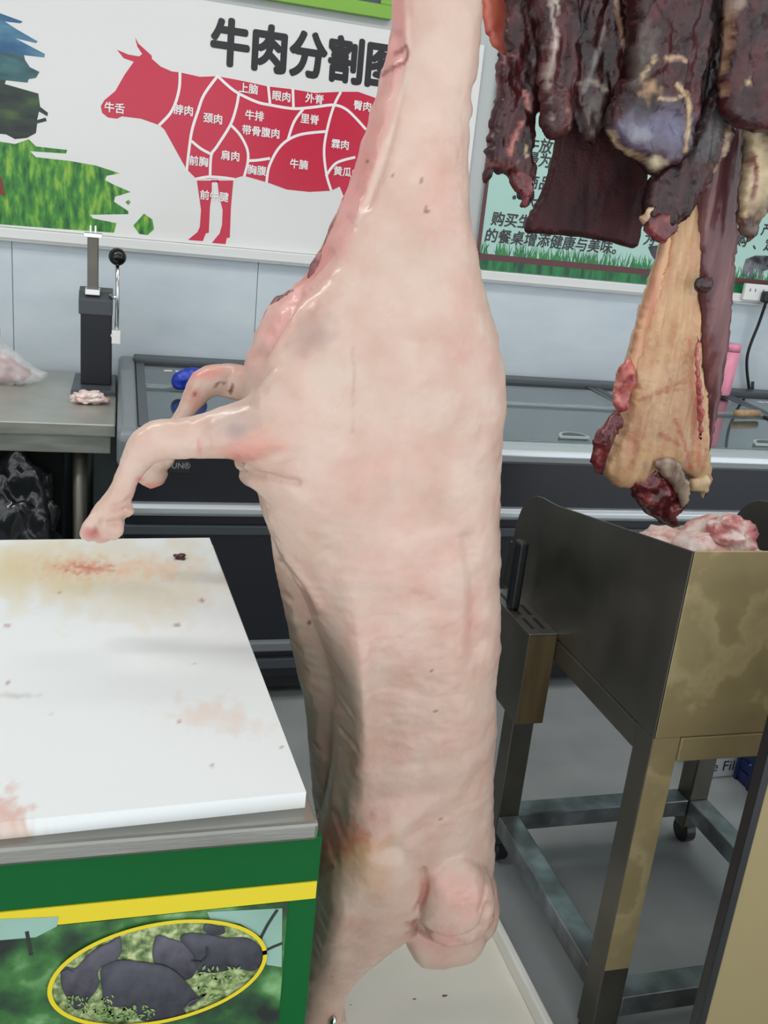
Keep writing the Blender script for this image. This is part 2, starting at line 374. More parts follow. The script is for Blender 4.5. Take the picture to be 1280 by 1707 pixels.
# ------------------------------------------------------------------ setting
WY = 3.30
o = MB().box(-2.6, 4.2, -0.25, WY, -0.05, 0.0).build('floor', FLOORM); tag(o, kind='structure')
o = MB().box(-2.6, 4.2, -2.2, WY, 2.85, 2.9).build('ceiling', CEILM); tag(o, kind='structure')  # unseen front overhang, lengthened to block high sky light
wall = MB().box(-2.6, 4.2, WY, WY+0.1, 0.0, 2.85).build('wall_back', WALLUP); tag(wall, kind='structure')
m = MB()
seams = [-1.921, -1.131, -0.341, 0.449, 1.239, 2.029, 2.819, 3.609]
for a, b in zip([-2.6]+seams, seams+[4.2]): m.box(a+0.0012, b-0.0012, WY-0.006, WY, 0.0, 1.21)
m.build('wall_panelling', WALLM, wall, bevel=0.001)
tag(MB().box(-2.7, -2.6, 0.6, WY, 0, 2.85).build('wall_left', WALLUP), kind='structure')
tag(MB().box(4.2, 4.3, 0.6, WY, 0, 2.85).build('wall_right', WALLUP), kind='structure')
tr = MB().box(-2.6, 4.2, WY-0.035, WY-0.006, 1.205, 1.246).build('trim_1', TRUNK, bevel=0.004); tag(tr, kind='structure')
MB().box(-2.6, 4.2, WY-0.038, WY-0.0345, 1.212, 1.216).build('trunking_lip', mat('trunking_lip_grey', (176, 178, 176), .5), tr)
# overhead rail that carries the meat, above the picture
rl = MB().tube([(-0.6, 1.2, 2.15), (2.6, 1.2, 2.15)], 0.018, 16).tube([(-0.6, 1.62, 2.15), (2.6, 1.62, 2.15)], 0.018, 16)
for x in (-0.5, 2.5): rl.box(x-.02, x+.02, 1.15, 1.67, 2.165, 2.19).tube([(x, 1.4, 2.17), (x, 1.4, 2.86)], 0.015, 10)
tag(rl.build('trim_2', STEEL, smooth=False), kind='structure')

# ------------------------------------------------------------------ counter with cutting board (left foreground)
CF = 0.740          # front face of the steel top
CX = 0.190          # right end
cnt = thing('butcher_counter', 'green butcher counter with a steel top, yellow stripe and a printed pig picture', 'counter', (-0.4, 1.1, 0))
MB().prism([(-1.1, CF+.006), (CX+.006, CF+.006), (CX-.036, 1.505), (-1.1, 1.505)], 'z', 0.0, 0.8175).build('base_panel', GREEN, cnt, bevel=0.002)
MB().prism([(-1.1, CF), (CX, CF), (CX-.034, 1.512), (-1.1, 1.512)], 'z', 0.8175, 0.838).build('steel_top', STEEL, cnt, bevel=0.004)
def cpt(x, y, e=0.0): p = at_y(x, y, CF+0.006); return (p[0], p[2])
zt, zb = cpt(260, 1494)[1], cpt(260, 1523)[1]
MB().box(-1.1, CX+.004, CF+0.0045, CF+0.0065, zb, zt).build('yellow_stripe', YELLOW, cnt)
xr = cpt(472, 1600)[0]
pr = MB().box(-0.55, xr, CF+0.0046, CF+0.0064, 0.05, zb-0.001).build('printed_panel', WOODS, cnt)
YP = CF+0.0042
m = MB(); flat_poly(m, [cpt(*p) for p in [(345, 1518), (470, 1512), (469, 1610), (444, 1606), (436, 1560), (400, 1538), (350, 1530)]], YP); m.build('printed_sky', SKYP, pr)
m = MB(); flat_poly(m, [cpt(*p) for p in [(0, 1530), (98, 1526), (95, 1542), (60, 1560), (0, 1565)]], YP); m.build('printed_sky', SKYP, pr)
for a in ([(430, 1570), (445, 1540), (462, 1514)], [(440, 1583), (455, 1576), (470, 1570)], [(52, 1590), (45, 1550)]):
    m = MB(); ribbon(m, [cpt(*q) for q in a], 0.0035, YP-0.0001); m.build('printed_twig', TWIG, pr)
# oval inset
ov = []
for k in range(72):
    a = 2*math.pi*k/72; ca, sa = math.cos(a), math.sin(a); th = math.radians(-12)
    X, Y = 182*ca, 80*sa
    ov.append((262+X*math.cos(th)-Y*math.sin(th), 1617+X*math.sin(th)+Y*math.cos(th)))
ow = [cpt(*p) for p in ov]
m = MB(); flat_poly(m, ow, YP-0.0002); field = m.build('oval_picture', FIELD, cnt)
m = MB(); ribbon(m, ow+[ow[0], ow[1]], 0.0042, YP-0.0026); m.build('oval_border', YELLOW, pr)
pigs = [('printed_pig', PIGLT, [(256, 1568), (262, 1556), (275, 1558), (285, 1562), (300, 1566), (316, 1572), (326, 1588), (327, 1612), (318, 1628), (300, 1630), (285, 1618), (262, 1608), (254, 1592)]),
        ('printed_pig', PIGDK, [(300, 1562), (315, 1552), (345, 1554), (375, 1560), (410, 1560), (430, 1572), (438, 1588), (432, 1608), (418, 1616), (395, 1612), (360, 1618), (330, 1616), (322, 1590)]),
        ('printed_pig', PIGDK, [(338, 1542), (345, 1536), (360, 1540), (372, 1542), (374, 1552), (360, 1556), (345, 1554)]),
        ('printed_pig', PIGLT, [(102, 1616), (112, 1608), (126, 1610), (145, 1590), (165, 1575), (185, 1566), (198, 1556), (202, 1564), (202, 1585), (190, 1600), (165, 1612), (164, 1640), (150, 1660), (140, 1675), (125, 1678), (112, 1660), (103, 1640)]),
        ('printed_pig', PIGDK, [(168, 1614), (180, 1602), (205, 1596), (240, 1600), (275, 1606), (300, 1622), (320, 1645), (330, 1655), (345, 1652), (332, 1662), (320, 1672), (305, 1675), (310, 1688), (290, 1694), (260, 1698), (235, 1696), (222, 1680), (190, 1674), (176, 1672), (170, 1645)])]
PIGPRINT = attr_mat('printed_hide', 0.5, 0, 30)
for i, (nm, mt, pts) in enumerate(pigs):
    w = [cpt(*p) for p in pts]
    vv, ff = inflate(None, 0, 1.0, step=.0016, world_pts=w)
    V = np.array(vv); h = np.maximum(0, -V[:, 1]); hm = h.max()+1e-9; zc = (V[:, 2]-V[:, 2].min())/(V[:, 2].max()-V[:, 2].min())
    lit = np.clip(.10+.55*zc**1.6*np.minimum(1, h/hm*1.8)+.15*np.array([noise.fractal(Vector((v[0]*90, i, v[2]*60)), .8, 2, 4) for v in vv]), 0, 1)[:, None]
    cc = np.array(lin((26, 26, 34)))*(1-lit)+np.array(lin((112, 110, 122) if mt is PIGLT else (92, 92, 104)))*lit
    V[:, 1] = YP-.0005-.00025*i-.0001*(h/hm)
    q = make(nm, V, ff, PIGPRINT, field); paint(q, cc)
for a in ([(318, 1598), (335, 1600), (345, 1590), (345, 1575)], [(104, 1617), (112, 1612), (122, 1617)], [(306, 1676), (318, 1664), (330, 1660)]):
    m = MB(); ribbon(m, [cpt(*q) for q in a], 0.0022, YP-0.0022); m.build('printed_tail', PIGDK, field)
m = MB(); rr = random.Random(4)
for k in range(260):
    x, y = rr.choice([(rr.uniform(330, 410), rr.uniform(1608, 1672)), (rr.uniform(170, 260), rr.uniform(1672, 1700)), (rr.uniform(112, 190), rr.uniform(1655, 1690))])
    if ((x-262)*math.cos(.21)-(y-1617)*math.sin(.21))**2/170**2+((x-262)*math.sin(.21)+(y-1617)*math.cos(.21))**2/72**2 > 1: continue
    a = rr.uniform(0, 6.28); s = rr.uniform(2, 5.5)
    flat_poly(m, [cpt(x+s*math.cos(a), y+s*math.sin(a)), cpt(x+.4*s*math.cos(a+1.6), y+.4*s*math.sin(a+1.6)), cpt(x-s*math.cos(a), y-s*math.sin(a)), cpt(x-.4*s*math.cos(a+1.6), y-.4*s*math.sin(a+1.6))], YP-0.0024)
lv = m.build('printed_leaves', mat('print_leaf', (150, 172, 110), .5, var=(96, 132, 66), vscale=60), field); lv['kind'] = 'stuff'

# cutting board with stains
BX0, BX1, BY0, BY1, BZ0, BZ1 = -1.0, 0.180, 0.765, 1.492, 0.838, 0.856
gx = np.concatenate([np.linspace(BX0, -0.26, 20), np.linspace(-0.255, BX1, 110)]); gy = np.linspace(BY0, BY1, 170)
BA = math.radians(2.6)
def brot(x, y): return BX1+(x-BX1)*math.cos(BA)-(y-BY0)*math.sin(BA), BY0+(x-BX1)*math.sin(BA)+(y-BY0)*math.cos(BA)
vs = [(*brot(x, y), BZ1) for x in gx for y in gy]; ny = len(gy); nxx = len(gx)
fs = [(i*ny+j, (i+1)*ny+j, (i+1)*ny+j+1, i*ny+j+1) for i in range(nxx-1) for j in range(ny-1)]
rim = [i*ny for i in range(nxx)]+[(nxx-1)*ny+j for j in range(1, ny)]+[i*ny+ny-1 for i in range(nxx-2, -1, -1)]+[j for j in range(ny-2, 0, -1)]
nb = len(vs); vs += [(vs[i][0], vs[i][1], BZ0) for i in rim]; nr_ = len(rim)
fs += [(rim[k], nb+k, nb+(k+1) % nr_, rim[(k+1) % nr_]) for k in range(nr_)]+[tuple(nb+k for k in range(nr_))[::-1]]
BOARDM = attr_mat('cutting_board_plastic', 0.42, 0.08, 30)
brd = make('cutting_board', vs, fs, BOARDM, None, bevel=0.0)
tag(brd, 'large white plastic cutting board with blood stains lying on the steel counter', 'cutting board')
V = np.array(vs); px = to_px(V)
base = np.tile(np.array(lin((220, 223, 222))), (len(V), 1))
def blend(cols, pts, cx, cy, rx, ry, col, k, ang=0, rag=0.5, sc=0.03, power=1.5):
    a = math.radians(ang); dx, dy = pts[:, 0]-cx, pts[:, 1]-cy
    u = (dx*math.cos(a)+dy*math.sin(a))/rx; v = (-dx*math.sin(a)+dy*math.cos(a))/ry
    d = np.sqrt(u*u+v*v); c = np.array(lin(col))
    for i in np.nonzero(d < 1.6)[0]:
        n = noise.fractal(Vector((pts[i, 0]*sc, pts[i, 1]*sc, cx*.13)), 0.9, 2.0, 4)
        w = k*max(0.0, min(1.0, 1.0-(d[i]+rag*n)))**(1/power)
        cols[i] = cols[i]*(1-w)+c*w
blend(base, px, 150, 960, 330, 75, (212, 194, 156), 0.75, 3, .5, .02)
blend(base, px, 30, 950, 120, 55, (206, 186, 138), 0.6, 0)
blend(base, px, 145, 947, 46, 9, (176, 60, 52), 0.9, 0, .9, .15)
blend(base, px, 140, 945, 80, 22, (214, 150, 126), 0.45, 0, .9, .1)
blend(base, px, 250, 945, 80, 20, (222, 176, 140), 0.6, 0, .8, .06)
blend(base, px, 350, 1190, 90, 30, (214, 188, 172), 0.5, 8, .7, .05)
blend(base, px, 5, 1350, 45, 40, (200, 130, 104), 0.6, 0, .9, .06)
blend(base, px, 20, 1385, 60, 25, (196, 150, 110), 0.7, 0, .7, .05)
blend(base, px, 30, 1160, 40, 5, (170, 160, 150), 0.5, 0, .8, .06)
blend(base, px, 480, 1345, 60, 14, (226, 222, 206), 0.6)
for (x, y, r) in [(295, 1042, 5), (12, 1043, 5), (14, 1138, 4), (322, 1106, 2.5), (336, 1001, 5), (352, 1276, 4), (300, 1203, 4), (88, 1190, 3), (98, 988, 3), (470, 1245, 3)]:
    blend(base, px, x, y, r*1.3, r, (150, 84, 70), 0.85, 0, .3, .2)
paint(brd, base)
# meat crumbs on the board
def lump(center, sx, sy, sz, seed, amp=0.35, freq=1.6, sub=4):
    bm = bmesh.new(); bmesh.ops.create_icosphere(bm, subdivisions=sub, radius=1.0)
    vs = []
    for v in bm.verts:
        d = v.co.normalized(); r = 1+amp*noise.fractal(d*freq+Vector((seed*7.3, 0, 0)), 0.9, 2.0, 4)
        vs.append((center[0]+sx*r*d.x, center[1]+sy*r*d.y, max(center[2]-sz*.98, center[2]+sz*r*d.z) if True else 0))
    fs = [tuple(v.index for v in f.verts) for f in bm.faces]; bm.free()
    return vs, fs
p = at_z(300, 931, BZ1); o = make('meat_scrap', *lump((p[0], p[1], BZ1+.0035), .009, .008, .0036, 3, .5), SCRAP, smooth=True)
tag(o, 'small dark red meat scrap near the back right corner of the cutting board', 'meat scrap')

# ------------------------------------------------------------------ steel table (back left)
tb = thing('steel_table', 'low stainless steel work table against the wall beside the chest freezer', 'table', (-0.6, 2.9, 0))
TX = -0.012
MB().box(-1.6, TX, 2.52, 3.27, 0.765, 0.80).build('tabletop', TABLE_STEEL, tb, bevel=0.004)
MB().box(-1.6, TX-0.012, 2.535, 3.26, 0.715, 0.765).build('apron', TABLE_STEEL, tb, bevel=0.003)
for x in (-1.5, -0.105):
    for y in (2.585, 3.2): MB().tube([(x, y, 0), (x, y, 0.72)], 0.019, 16).build('leg', STEEL_DARK, tb, smooth=True)
o = MB().box(-1.4, -0.15, 2.72, 3.2, 0.0, 0.70).build('dark_filler_box', BLACK, bevel=0.01); tag(o, 'big black filler box added to darken the space under the steel table', 'box')  # added only to make the space under the table dark
v, f = lump((-0.32, 2.63, 0.36), .17, .075, .30, 11, .3, 2.2, 5)
o = make('bin_bag', [(a, min(b, 2.71), max(c, 0.004)) for a, b, c in v], f, mat('black_polythene', (34, 36, 40), .2, bump=0.9, bscale=14, spec=.8), smooth=True); tag(o, 'crumpled shiny black plastic bag under the steel table', 'plastic bag')

# manual press
def tp(x, y, yy): q = at_y(x, y, yy); return q[0], q[2]
pb = at_z(157, 648, 0.80)
PY = 2.98
ps = thing('manual_press', 'black manual lever press with chrome rod standing on the steel table', 'press', (pb[0], PY, 0.80))
x0, _ = tp(134, 600, PY); x1, _ = tp(186, 600, PY)
a0 = at_z(118, 652, 0.81); a1 = at_z(194, 655, 0.81)
MB().box(a0[0], a1[0]-.002, a0[1], 3.17, 0.80, 0.814).build('base_plate', GREYDK, ps, bevel=0.002)
zc = tp(160, 500, PY)[1]
MB().box(x0, x1, PY, PY+.10, 0.814, zc).build('column', mat('press_black', (30, 33, 40), .35), ps, bevel=0.004)
xa, xb = tp(131, 500, PY)[0], tp(188, 500, PY)[0]
MB().prism([(PY-.004, zc-.045), (PY-.004, zc), (PY+.03, zc+.022), (PY+.09, zc+.03), (PY+.104, zc), (PY+.104, zc-.03)], 'x', xa, xb).build('head', GREYDK, ps, bevel=0.003)
xm = tp(155, 430, PY+.03)[0]; zt_, zb_ = tp(154, 392, PY+.03)[1], tp(154, 487, PY+.03)[1]
rod = MB().box(xm-.016, xm+.016, PY+.02, PY+.05, zb_, zt_).build('rack_bar', STEEL_DARK, ps, bevel=0.003)
MB().box(xm-.026, xm+.026, PY+.014, PY+.056, zt_-.006, zt_+.006).box(xm-.01, xm-.004, PY+.028, PY+.04, zt_+.006, zt_+.028).box(xm+.004, xm+.01, PY+.028, PY+.04, zt_+.006, zt_+.028).build('top_clevis', CHROME, rod, bevel=0.001)
MB().box(xm-.022, xm+.022, PY-.0, PY+.05, zb_-.006, zb_+.012).build('bar_collar', CHROME, rod, bevel=0.002)
hx, hz = tp(196, 428, PY-.01); lx, lz = tp(194, 562, PY-.01); kx, kz = tp(196, 495, PY-.01)
lev = MB().tube([(hx, PY-.01, hz-.01), (kx, PY-.01, kz), (lx, PY-.01, lz)], 0.006, 12).build('lever', CHROME, ps, smooth=True)
bm = MB(); prof = [(0.026*math.sin(math.pi*k/12)+1e-4, -0.026*math.cos(math.pi*k/12)) for k in range(13)]
bm.lathe(prof, (hx, PY-.01, hz)).build('lever_ball', BLACK_GLOSS, lev, smooth=True)
MB().box(lx-.014, lx+.012, PY-.02, PY, lz-.02, lz+.02).tube([(lx, PY-.01, lz+.002), (x1-.004, PY+.01, lz+.002)], 0.007, 10).build('lever_joint', WHITE, lev, bevel=0.002)
MB().tube([(kx, PY-.01, kz-.002), (x1-.006, PY+.01, kz-.002)], 0.007, 10).build('pivot_pin', CHROME, lev, smooth=True)
# pale scrap beside press
p = at_z(149, 672, 0.80); v, f = lump((p[0], p[1]-.004, .80+.018), .046, .03, .0185, 5, .5, 2.2)
o = make('meat_scrap', v, f, PORK, smooth=True); tag(o, 'pale pink fat trimming in front of the black press', 'meat scrap')
# clear bag of meat
p = at_z(25, 636, 0.80)
bagr = thing('bag_of_meat', 'clear plastic bag of pinkish meat on the steel table', 'bag', (p[0], p[1], 0.80))
vv, ff = inflate([(-60, 640), (-60, 590), (-10, 582), (8, 590), (28, 604), (52, 622), (40, 634), (10, 640)], p[1]-.03, 0.9, cap=.06, rough=.012, rscale=18, seed=21)
vv = [(a, b, max(c, .803)) for a, b, c in vv]
make('meat', vv, ff, mat('pink_bagged_meat', (188, 152, 152), .4, ramp=[(.35, (170, 120, 122)), (.55, (196, 164, 162)), (.7, (222, 206, 204))], vscale=22, bump=.5), bagr, smooth=True)
vv, ff = inflate([(-70, 643), (-70, 560), (-30, 528), (-2, 540), (4, 568), (30, 588), (58, 612), (80, 622), (70, 634), (44, 641), (10, 643)], p[1]-.035, 1.0, cap=.075, rough=.02, rscale=22, seed=22)
vv = [(a, b, max(c, .8012)) for a, b, c in vv]
make('clear_bag', vv, ff, FILM, bagr, smooth=True)

# ------------------------------------------------------------------ chest freezer
FX0, FX1 = 0.0, 2.75
fz = thing('chest_freezer', 'long dark chest freezer with glass lids and silver rails along the wall', 'freezer', (1.4, 2.8, 0))
FY = 2.43
MB().box(FX0+.03, FX1-.03, FY+.03, 3.25, 0.03, 0.09).build('plinth', BLACK, fz)
MB().box(FX0+.01, FX1-.01, FY, FY+.04, 0.08, 0.765).build('front_panel', NAVY, fz, bevel=.004)
MB().box(FX0+.01, FX1-.01, 3.2, 3.26, 0.08, 0.83).box(FX0+.01, FX1-.01, FY+.04, 3.2, 0.08, 0.5).build('tank', mat('liner_grey', (176, 188, 190), .5, var=(150, 164, 166), vscale=3), fz)
# rounded silver top rail
prof = [(FY+.05, .752), (FY-.012, .752), (FY-.034, .764), (FY-.044, .782), (FY-.040, .798), (FY-.02, .808), (FY+.03, .812), (FY+.05, .80)]
MB().prism(prof, 'x', FX0+.02, FX1-.02).build('front_rail', STEEL_BRIGHT, fz, bevel=.003, smooth=False)
prof2 = [(FY+.002, .578), (FY-.014, .580), (FY-.022, .590), (FY-.022, .604), (FY-.014, .614), (FY+.002, .616)]
MB().prism(prof2, 'x', FX0+.012, FX1-.012).build('bumper_rail', STEEL_BRIGHT, fz, bevel=.002)
MB().box(FX0+.012, FX1-.012, FY-.012, FY+.002, .525, .552).build('lower_strip', GREYDK, fz, bevel=.003)
MB().box(FX0+.02, FX1-.02, FY-.02, FY+.03, .17, .20).build('toe_rail', GREYPLAST, fz, bevel=.005)
MB().box(FX0+.02, FX1-.02, FY-.012, FY+.03, .11, .145).build('toe_strip', GREYDK, fz, bevel=.005)
# end cap, rounded
endp = [(FY-.05, .72), (FY-.055, .80), (FY-.03, .822), (FY+.1, .832), (3.17, .868), (3.23, .868), (3.265, .85), (3.265, .70)]
MB().prism(endp, 'x', FX0-.008, FX0+.045).build('end_cap', GREYPLAST, fz, bevel=.02, segs=4)
MB().prism(endp, 'x', FX1-.045, FX1+.008).build('end_cap', GREYPLAST, fz, bevel=.02, segs=4)
MB().box(FX0+.04, FX1-.04, 3.17, 3.265, .835, .872).build('back_rail', GREYDK, fz, bevel=.006)
divs = [FX0+.045, 0.92, 1.72, 2.30, FX1-.045]
def gz(y): return 0.812+(y-FY)*(0.852-0.812)/(3.2-FY)
for a, b in zip(divs[:-1], divs[1:]):
    fr = MB()
    for s, e in ((a+.002, a+.028), (b-.028, b-.002)):
        fr.add([(s, FY+.02, gz(FY+.02)+.004), (e, FY+.02, gz(FY+.02)+.004), (e, 3.18, gz(3.18)+.01), (s, 3.18, gz(3.18)+.01), (s, FY+.02, gz(FY+.02)-.016), (e, FY+.02, gz(FY+.02)-.016), (e, 3.18, gz(3.18)-.016), (s, 3.18, gz(3.18)-.016)],
               [(0, 1, 2, 3), (7, 6, 5, 4), (0, 4, 5, 1), (1, 5, 6, 2), (2, 6, 7, 3), (3, 7, 4, 0)])
    fv = fr.v; fr = MB()
    for (yy, d) in ((FY+.02, 0), (3.16, 1)):
        fr.add([(a+.002, yy, gz(yy)-.014), (b-.002, yy, gz(yy)-.014), (b-.002, yy+.02, gz(yy)-.014), (a+.002, yy+.02, gz(yy)-.014), (a+.002, yy, gz(yy)-.006), (b-.002, yy, gz(yy)-.006), (b-.002, yy+.02, gz(yy)-.006), (a+.002, yy+.02, gz(yy)-.006)],
               [(0, 3, 2, 1), (4, 5, 6, 7), (0, 1, 5, 4), (1, 2, 6, 5), (2, 3, 7, 6), (3, 0, 4, 7)])
    fr.add(fv, [tuple(i+o_ for i in q) for o_ in (0, 8) for q in [(0, 1, 2, 3), (7, 6, 5, 4), (0, 4, 5, 1), (1, 5, 6, 2), (2, 6, 7, 3), (3, 7, 4, 0)]])
    lidf = fr.build('lid_frame', GREYDK, fz)
    ym = 2.86
    for y0, y1, dz in ((FY+.02, ym+.03, 0.0), (ym, 3.18, 0.008)):
        g = MB(); A, B = a+.026, b-.026
        g.add([(A, y0, gz(y0)+dz-.005), (B, y0, gz(y0)+dz-.005), (B, y1, gz(y1)+dz-.005), (A, y1, gz(y1)+dz-.005), (A, y0, gz(y0)+dz), (B, y0, gz(y0)+dz), (B, y1, gz(y1)+dz), (A, y1, gz(y1)+dz)],
              [(0, 3, 2, 1), (4, 5, 6, 7), (0, 1, 5, 4), (1, 2, 6, 5), (2, 3, 7, 6), (3, 0, 4, 7)])
        g.build('glass_lid', GLASS, lidf)
    MB().box(a+.026, b-.026, ym+.024, ym+.034, gz(ym)+.001, gz(ym)+.009).build('lid_edge', STEEL_BRIGHT, lidf)
    xc = (a+b)/2
    hp = [(xc+.05*math.cos(t), FY+.055+.05*math.sin(t)) for t in np.linspace(0, math.pi, 17)]
    h = MB(); h.add([(x, y, gz(y)+.0005) for x, y in hp]+[(x, y, gz(y)+.010) for x, y in hp], [tuple(range(17))[::-1], tuple(range(17, 34))]+[(i, (i+1) % 17, 17+(i+1) % 17, 17+i) for i in range(17)])
    h = h.build('lid_handle', mat('handle_grey', (176, 184, 184), .4), lidf, bevel=.002)
    hp = [(xc+.04*math.cos(t), FY+.058+.036*math.sin(t)) for t in np.linspace(0, math.pi, 17)]
    k = MB(); k.add([(x, y, gz(y)+.0106) for x, y in hp], [tuple(range(17))]); k.build('handle_recess', GREYDK, lidf)
    st = MB()
    for j in range(4): st.box(a+.09+j*.035, a+.115+j*.035, 3.06, 3.085, gz(3.07)+.0082, gz(3.07)+.0088)
    st.build('lid_sticker', PRINTWHITE, lidf)
bx, bz = tp(290, 776, FY-.001)
pl = MB().box(bx-.09, tp(317, 776, FY)[0], FY-.004, FY+.001, tp(290, 788, FY)[1], tp(290, 766, FY)[1]).build('name_badge', BLACK_GLOSS, fz, bevel=.001)
textobj('badge_lettering', [dict(body='AODUN®', size=.022, pos=(tp(317, 776, FY)[0], FY-.0045, bz), align='RIGHT')], mat('badge_silver', (170, 172, 174), .4), pl)
# things on / in front of the freezer
p = at_z(312, 648, .85); vv, ff = inflate([(286, 640), (290, 624), (310, 614), (332, 614), (345, 630), (345, 648), (318, 648), (296, 650)], p[1], .9, cap=.035, rough=.015, rscale=30, seed=31)
o = make('blue_bag', vv, ff, BLUEBAG, smooth=True); tag(o, 'crumpled blue plastic bag on the freezer lid behind the far foreleg', 'plastic bag')
bt = at_y(1203, 667, 3.12)
botl = thing('pink_bottle', 'slim pink bottle standing at the back of the chest freezer', 'bottle', (bt[0], 3.13, .865))
z1_ = at_y(1212, 572, 3.13)[2]; hb = z1_-.865
MB().lathe([(.030, 0), (.032, .006), (.036, hb*.85)], (bt[0], 3.13, .865)).build('bottle_body', PINKBOT, botl, smooth=True)
MB().lathe([(.0365, hb*.86), (.0365, hb*.97), (.033, hb)], (bt[0], 3.13, .865)).build('bottle_cap', PINKBOT, botl, smooth=True)
MB().lathe([(.0355, hb*.85), (.0355, hb*.86)], (bt[0], 3.13, .865)).build('dark_band', BLACK, botl)
a = at_z(1226, 691, .85); b = at_z(1264, 691, .85)
rl_ = MB().tube([tuple(a+[0, 0, .004]), tuple(.5*(a+b)+[0, 0, .004]), tuple(b+[0, 0, .004])], [.013, .014, .013], 16).build('handle_roll', CORK, smooth=True)
tag(rl_, 'short pale brown roll lying on the right freezer lid', 'roll')
# socket on the trunking
sk = at_y(1243, 472, WY-.05); sk2 = at_y(1290, 500, WY-.05)
so = thing('socket_strip', 'white wall socket strip with a black plug on the trunking at right', 'socket', (sk[0]+.05, WY-.04, 1.25))
MB().box(sk[0], sk[0]+.19, WY-.055, WY-.036, sk2[2]-.01, sk[2]).build('socket_plate', WHITE, so, bevel=.004)
for i in range(2):
    for dx in (-.012, .012): MB().box(sk[0]+.035+i*.06+dx-.002, sk[0]+.035+i*.06+dx+.002, WY-.0556, WY-.0545, sk[2]-.03, sk[2]-.018).build('socket_hole', GREYDK, so)
pg = at_y(1276, 495, WY-.06); pg_end = at_y(1252, 664, WY-.03)
cd = MB().box(pg[0]-.022, pg[0]+.022, WY-.085, WY-.055, pg[2]-.022, pg[2]+.022).build('power_plug', BLACK, bevel=.008)
tag(cd, 'black plug and cord hanging from the white wall socket', 'power cord')
pts = [(pg[0], WY-.07, pg[2]-.02), (pg[0]+.004, WY-.05, pg[2]-.1), (pg[0]-.005, WY-.035, pg[2]-.25), tuple(pg_end), (pg_end[0]-.004, WY-.022, .90)]
sp = spline(pts, .02, False); MB().tube([tuple(q) for q in sp], .006, 10).build('cord', BLACK, cd, smooth=True)

# ------------------------------------------------------------------ posters
PY1 = WY-.012
def wp(x, y): p = at_y(x, y, PY1); return (p[0], p[2])
po = thing('beef_cut_poster', 'white wall poster with a red cow divided into cuts and black title', 'poster', (0.2, WY, 1.25))
sheet = MB().box(-1.5, 1.17, WY-.012, WY-.0065, 1.247, wp(400, 10)[1]).build('poster_sheet', POSTERW, po)
COW = [(168, 177), (170, 188), (180, 196), (195, 198), (203, 194), (235, 198), (258, 206), (266, 209), (274, 216), (290, 245), (310, 281), (327, 298), (389, 298), (406, 293), (445, 304), (478, 316), (515, 320), (552, 318), (566, 311), (580, 345), (590, 400), (630, 400), (650, 250), (645, 185), (625, 163), (597, 153), (568, 153), (525, 155), (489, 149), (446, 144), (400, 134), (362, 127), (333, 128), (302, 121), (286, 119), (268, 111), (253, 98), (253, 93), (240, 81), (231, 73), (225, 62), (229, 78), (237, 90), (232, 94), (214, 91), (195, 83), (206, 97), (223, 103), (208, 124), (192, 152), (174, 167)]
LEGS = [[(328, 301), (333, 335), (335, 350), (333, 378), (329, 387), (313, 400), (338, 402), (343, 389), (348, 388), (350, 345), (353, 325), (353, 301)],
        [(362, 301), (365, 325), (371, 350), (370, 375), (366, 389), (353, 405), (376, 407), (378, 397), (383, 396), (385, 345), (389, 301)]]
m = MB(); flat_poly(m, [wp(*p) for p in COW], PY1-.0004)
for l in LEGS: flat_poly(m, [wp(*p) for p in l], PY1-.0004)
flat_poly(m, [wp(*p) for p in [(328, 301), (352, 301), (356, 296), (360, 301), (389, 301), (389, 306), (328, 306)]][:0] or [wp(352, 300), wp(364, 300), wp(364, 304), wp(352, 304)], PY1-.0004)
m.build('printed_cow', COWRED, sheet); cow = sheet
LINES = [[(300, 120), (299, 145), (293, 170), (283, 190), (265, 209)], [(363, 126), (340, 158), (330, 185), (320, 217), (315, 250), (311, 285)],
         [(363, 127), (380, 143), (398, 156), (428, 170), (450, 175), (488, 181), (520, 179), (555, 175), (575, 181), (592, 196), (610, 216)],
         [(398, 156), (394, 178), (384, 208), (361, 245), (352, 259), (350, 296)], [(319, 235), (335, 248), (352, 257)], [(384, 208), (400, 225), (412, 249), (413, 270), (407, 294)],
         [(325, 299), (345, 295), (370, 296), (391, 299)], [(413, 268), (430, 267), (450, 264)], [(444, 305), (449, 276), (468, 243), (498, 225), (545, 219)],
         [(447, 143), (450, 175)], [(488, 148), (489, 181)], [(568, 153), (557, 175), (547, 208), (540, 249), (544, 291), (552, 318)], [(480, 232), (490, 203), (505, 182)], [(543, 294), (560, 272), (592, 262)]]
m = MB()
for i, l in enumerate(LINES): ribbon(m, [wp(*p) for p in l], 0.0085, PY1-.0008-.00008*i)
m.build('cut_lines', PRINTWHITE, cow)
CUTS = [('牛舌', 191, 181), ('脖肉', 306, 185), ('颈肉', 355, 199), ('上脑', 414, 149), ('眼肉', 469, 162), ('外脊', 524, 166), ('臀肉', 604, 178), ('牛排', 424, 194), ('带骨腹肉', 435, 221), ('里脊', 516, 200), ('霖肉', 567, 242), ('前胸', 331, 270), ('肩肉', 384, 261), ('胸腹', 428, 285), ('牛腩', 498, 275), ('黄瓜条', 578, 288), ('前牛腱', 357, 328)]
textobj('cut_names', [dict(body=s, size=.0315, pos=(wp(x, y)[0], PY1-.0024, wp(x, y)[1]), bold=.022, align='CENTER') for s, x, y in CUTS], PRINTWHITE, cow)
q = wp(502, 89)
textobj('title_lettering', [dict(body='牛肉分割图', size=.142, sx=.885, pos=(wp(350, 74)[0], PY1-.0006, wp(384, 78)[1]-.0), bold=.042, align='LEFT')], PRINTBLACK, sheet)
m = MB()
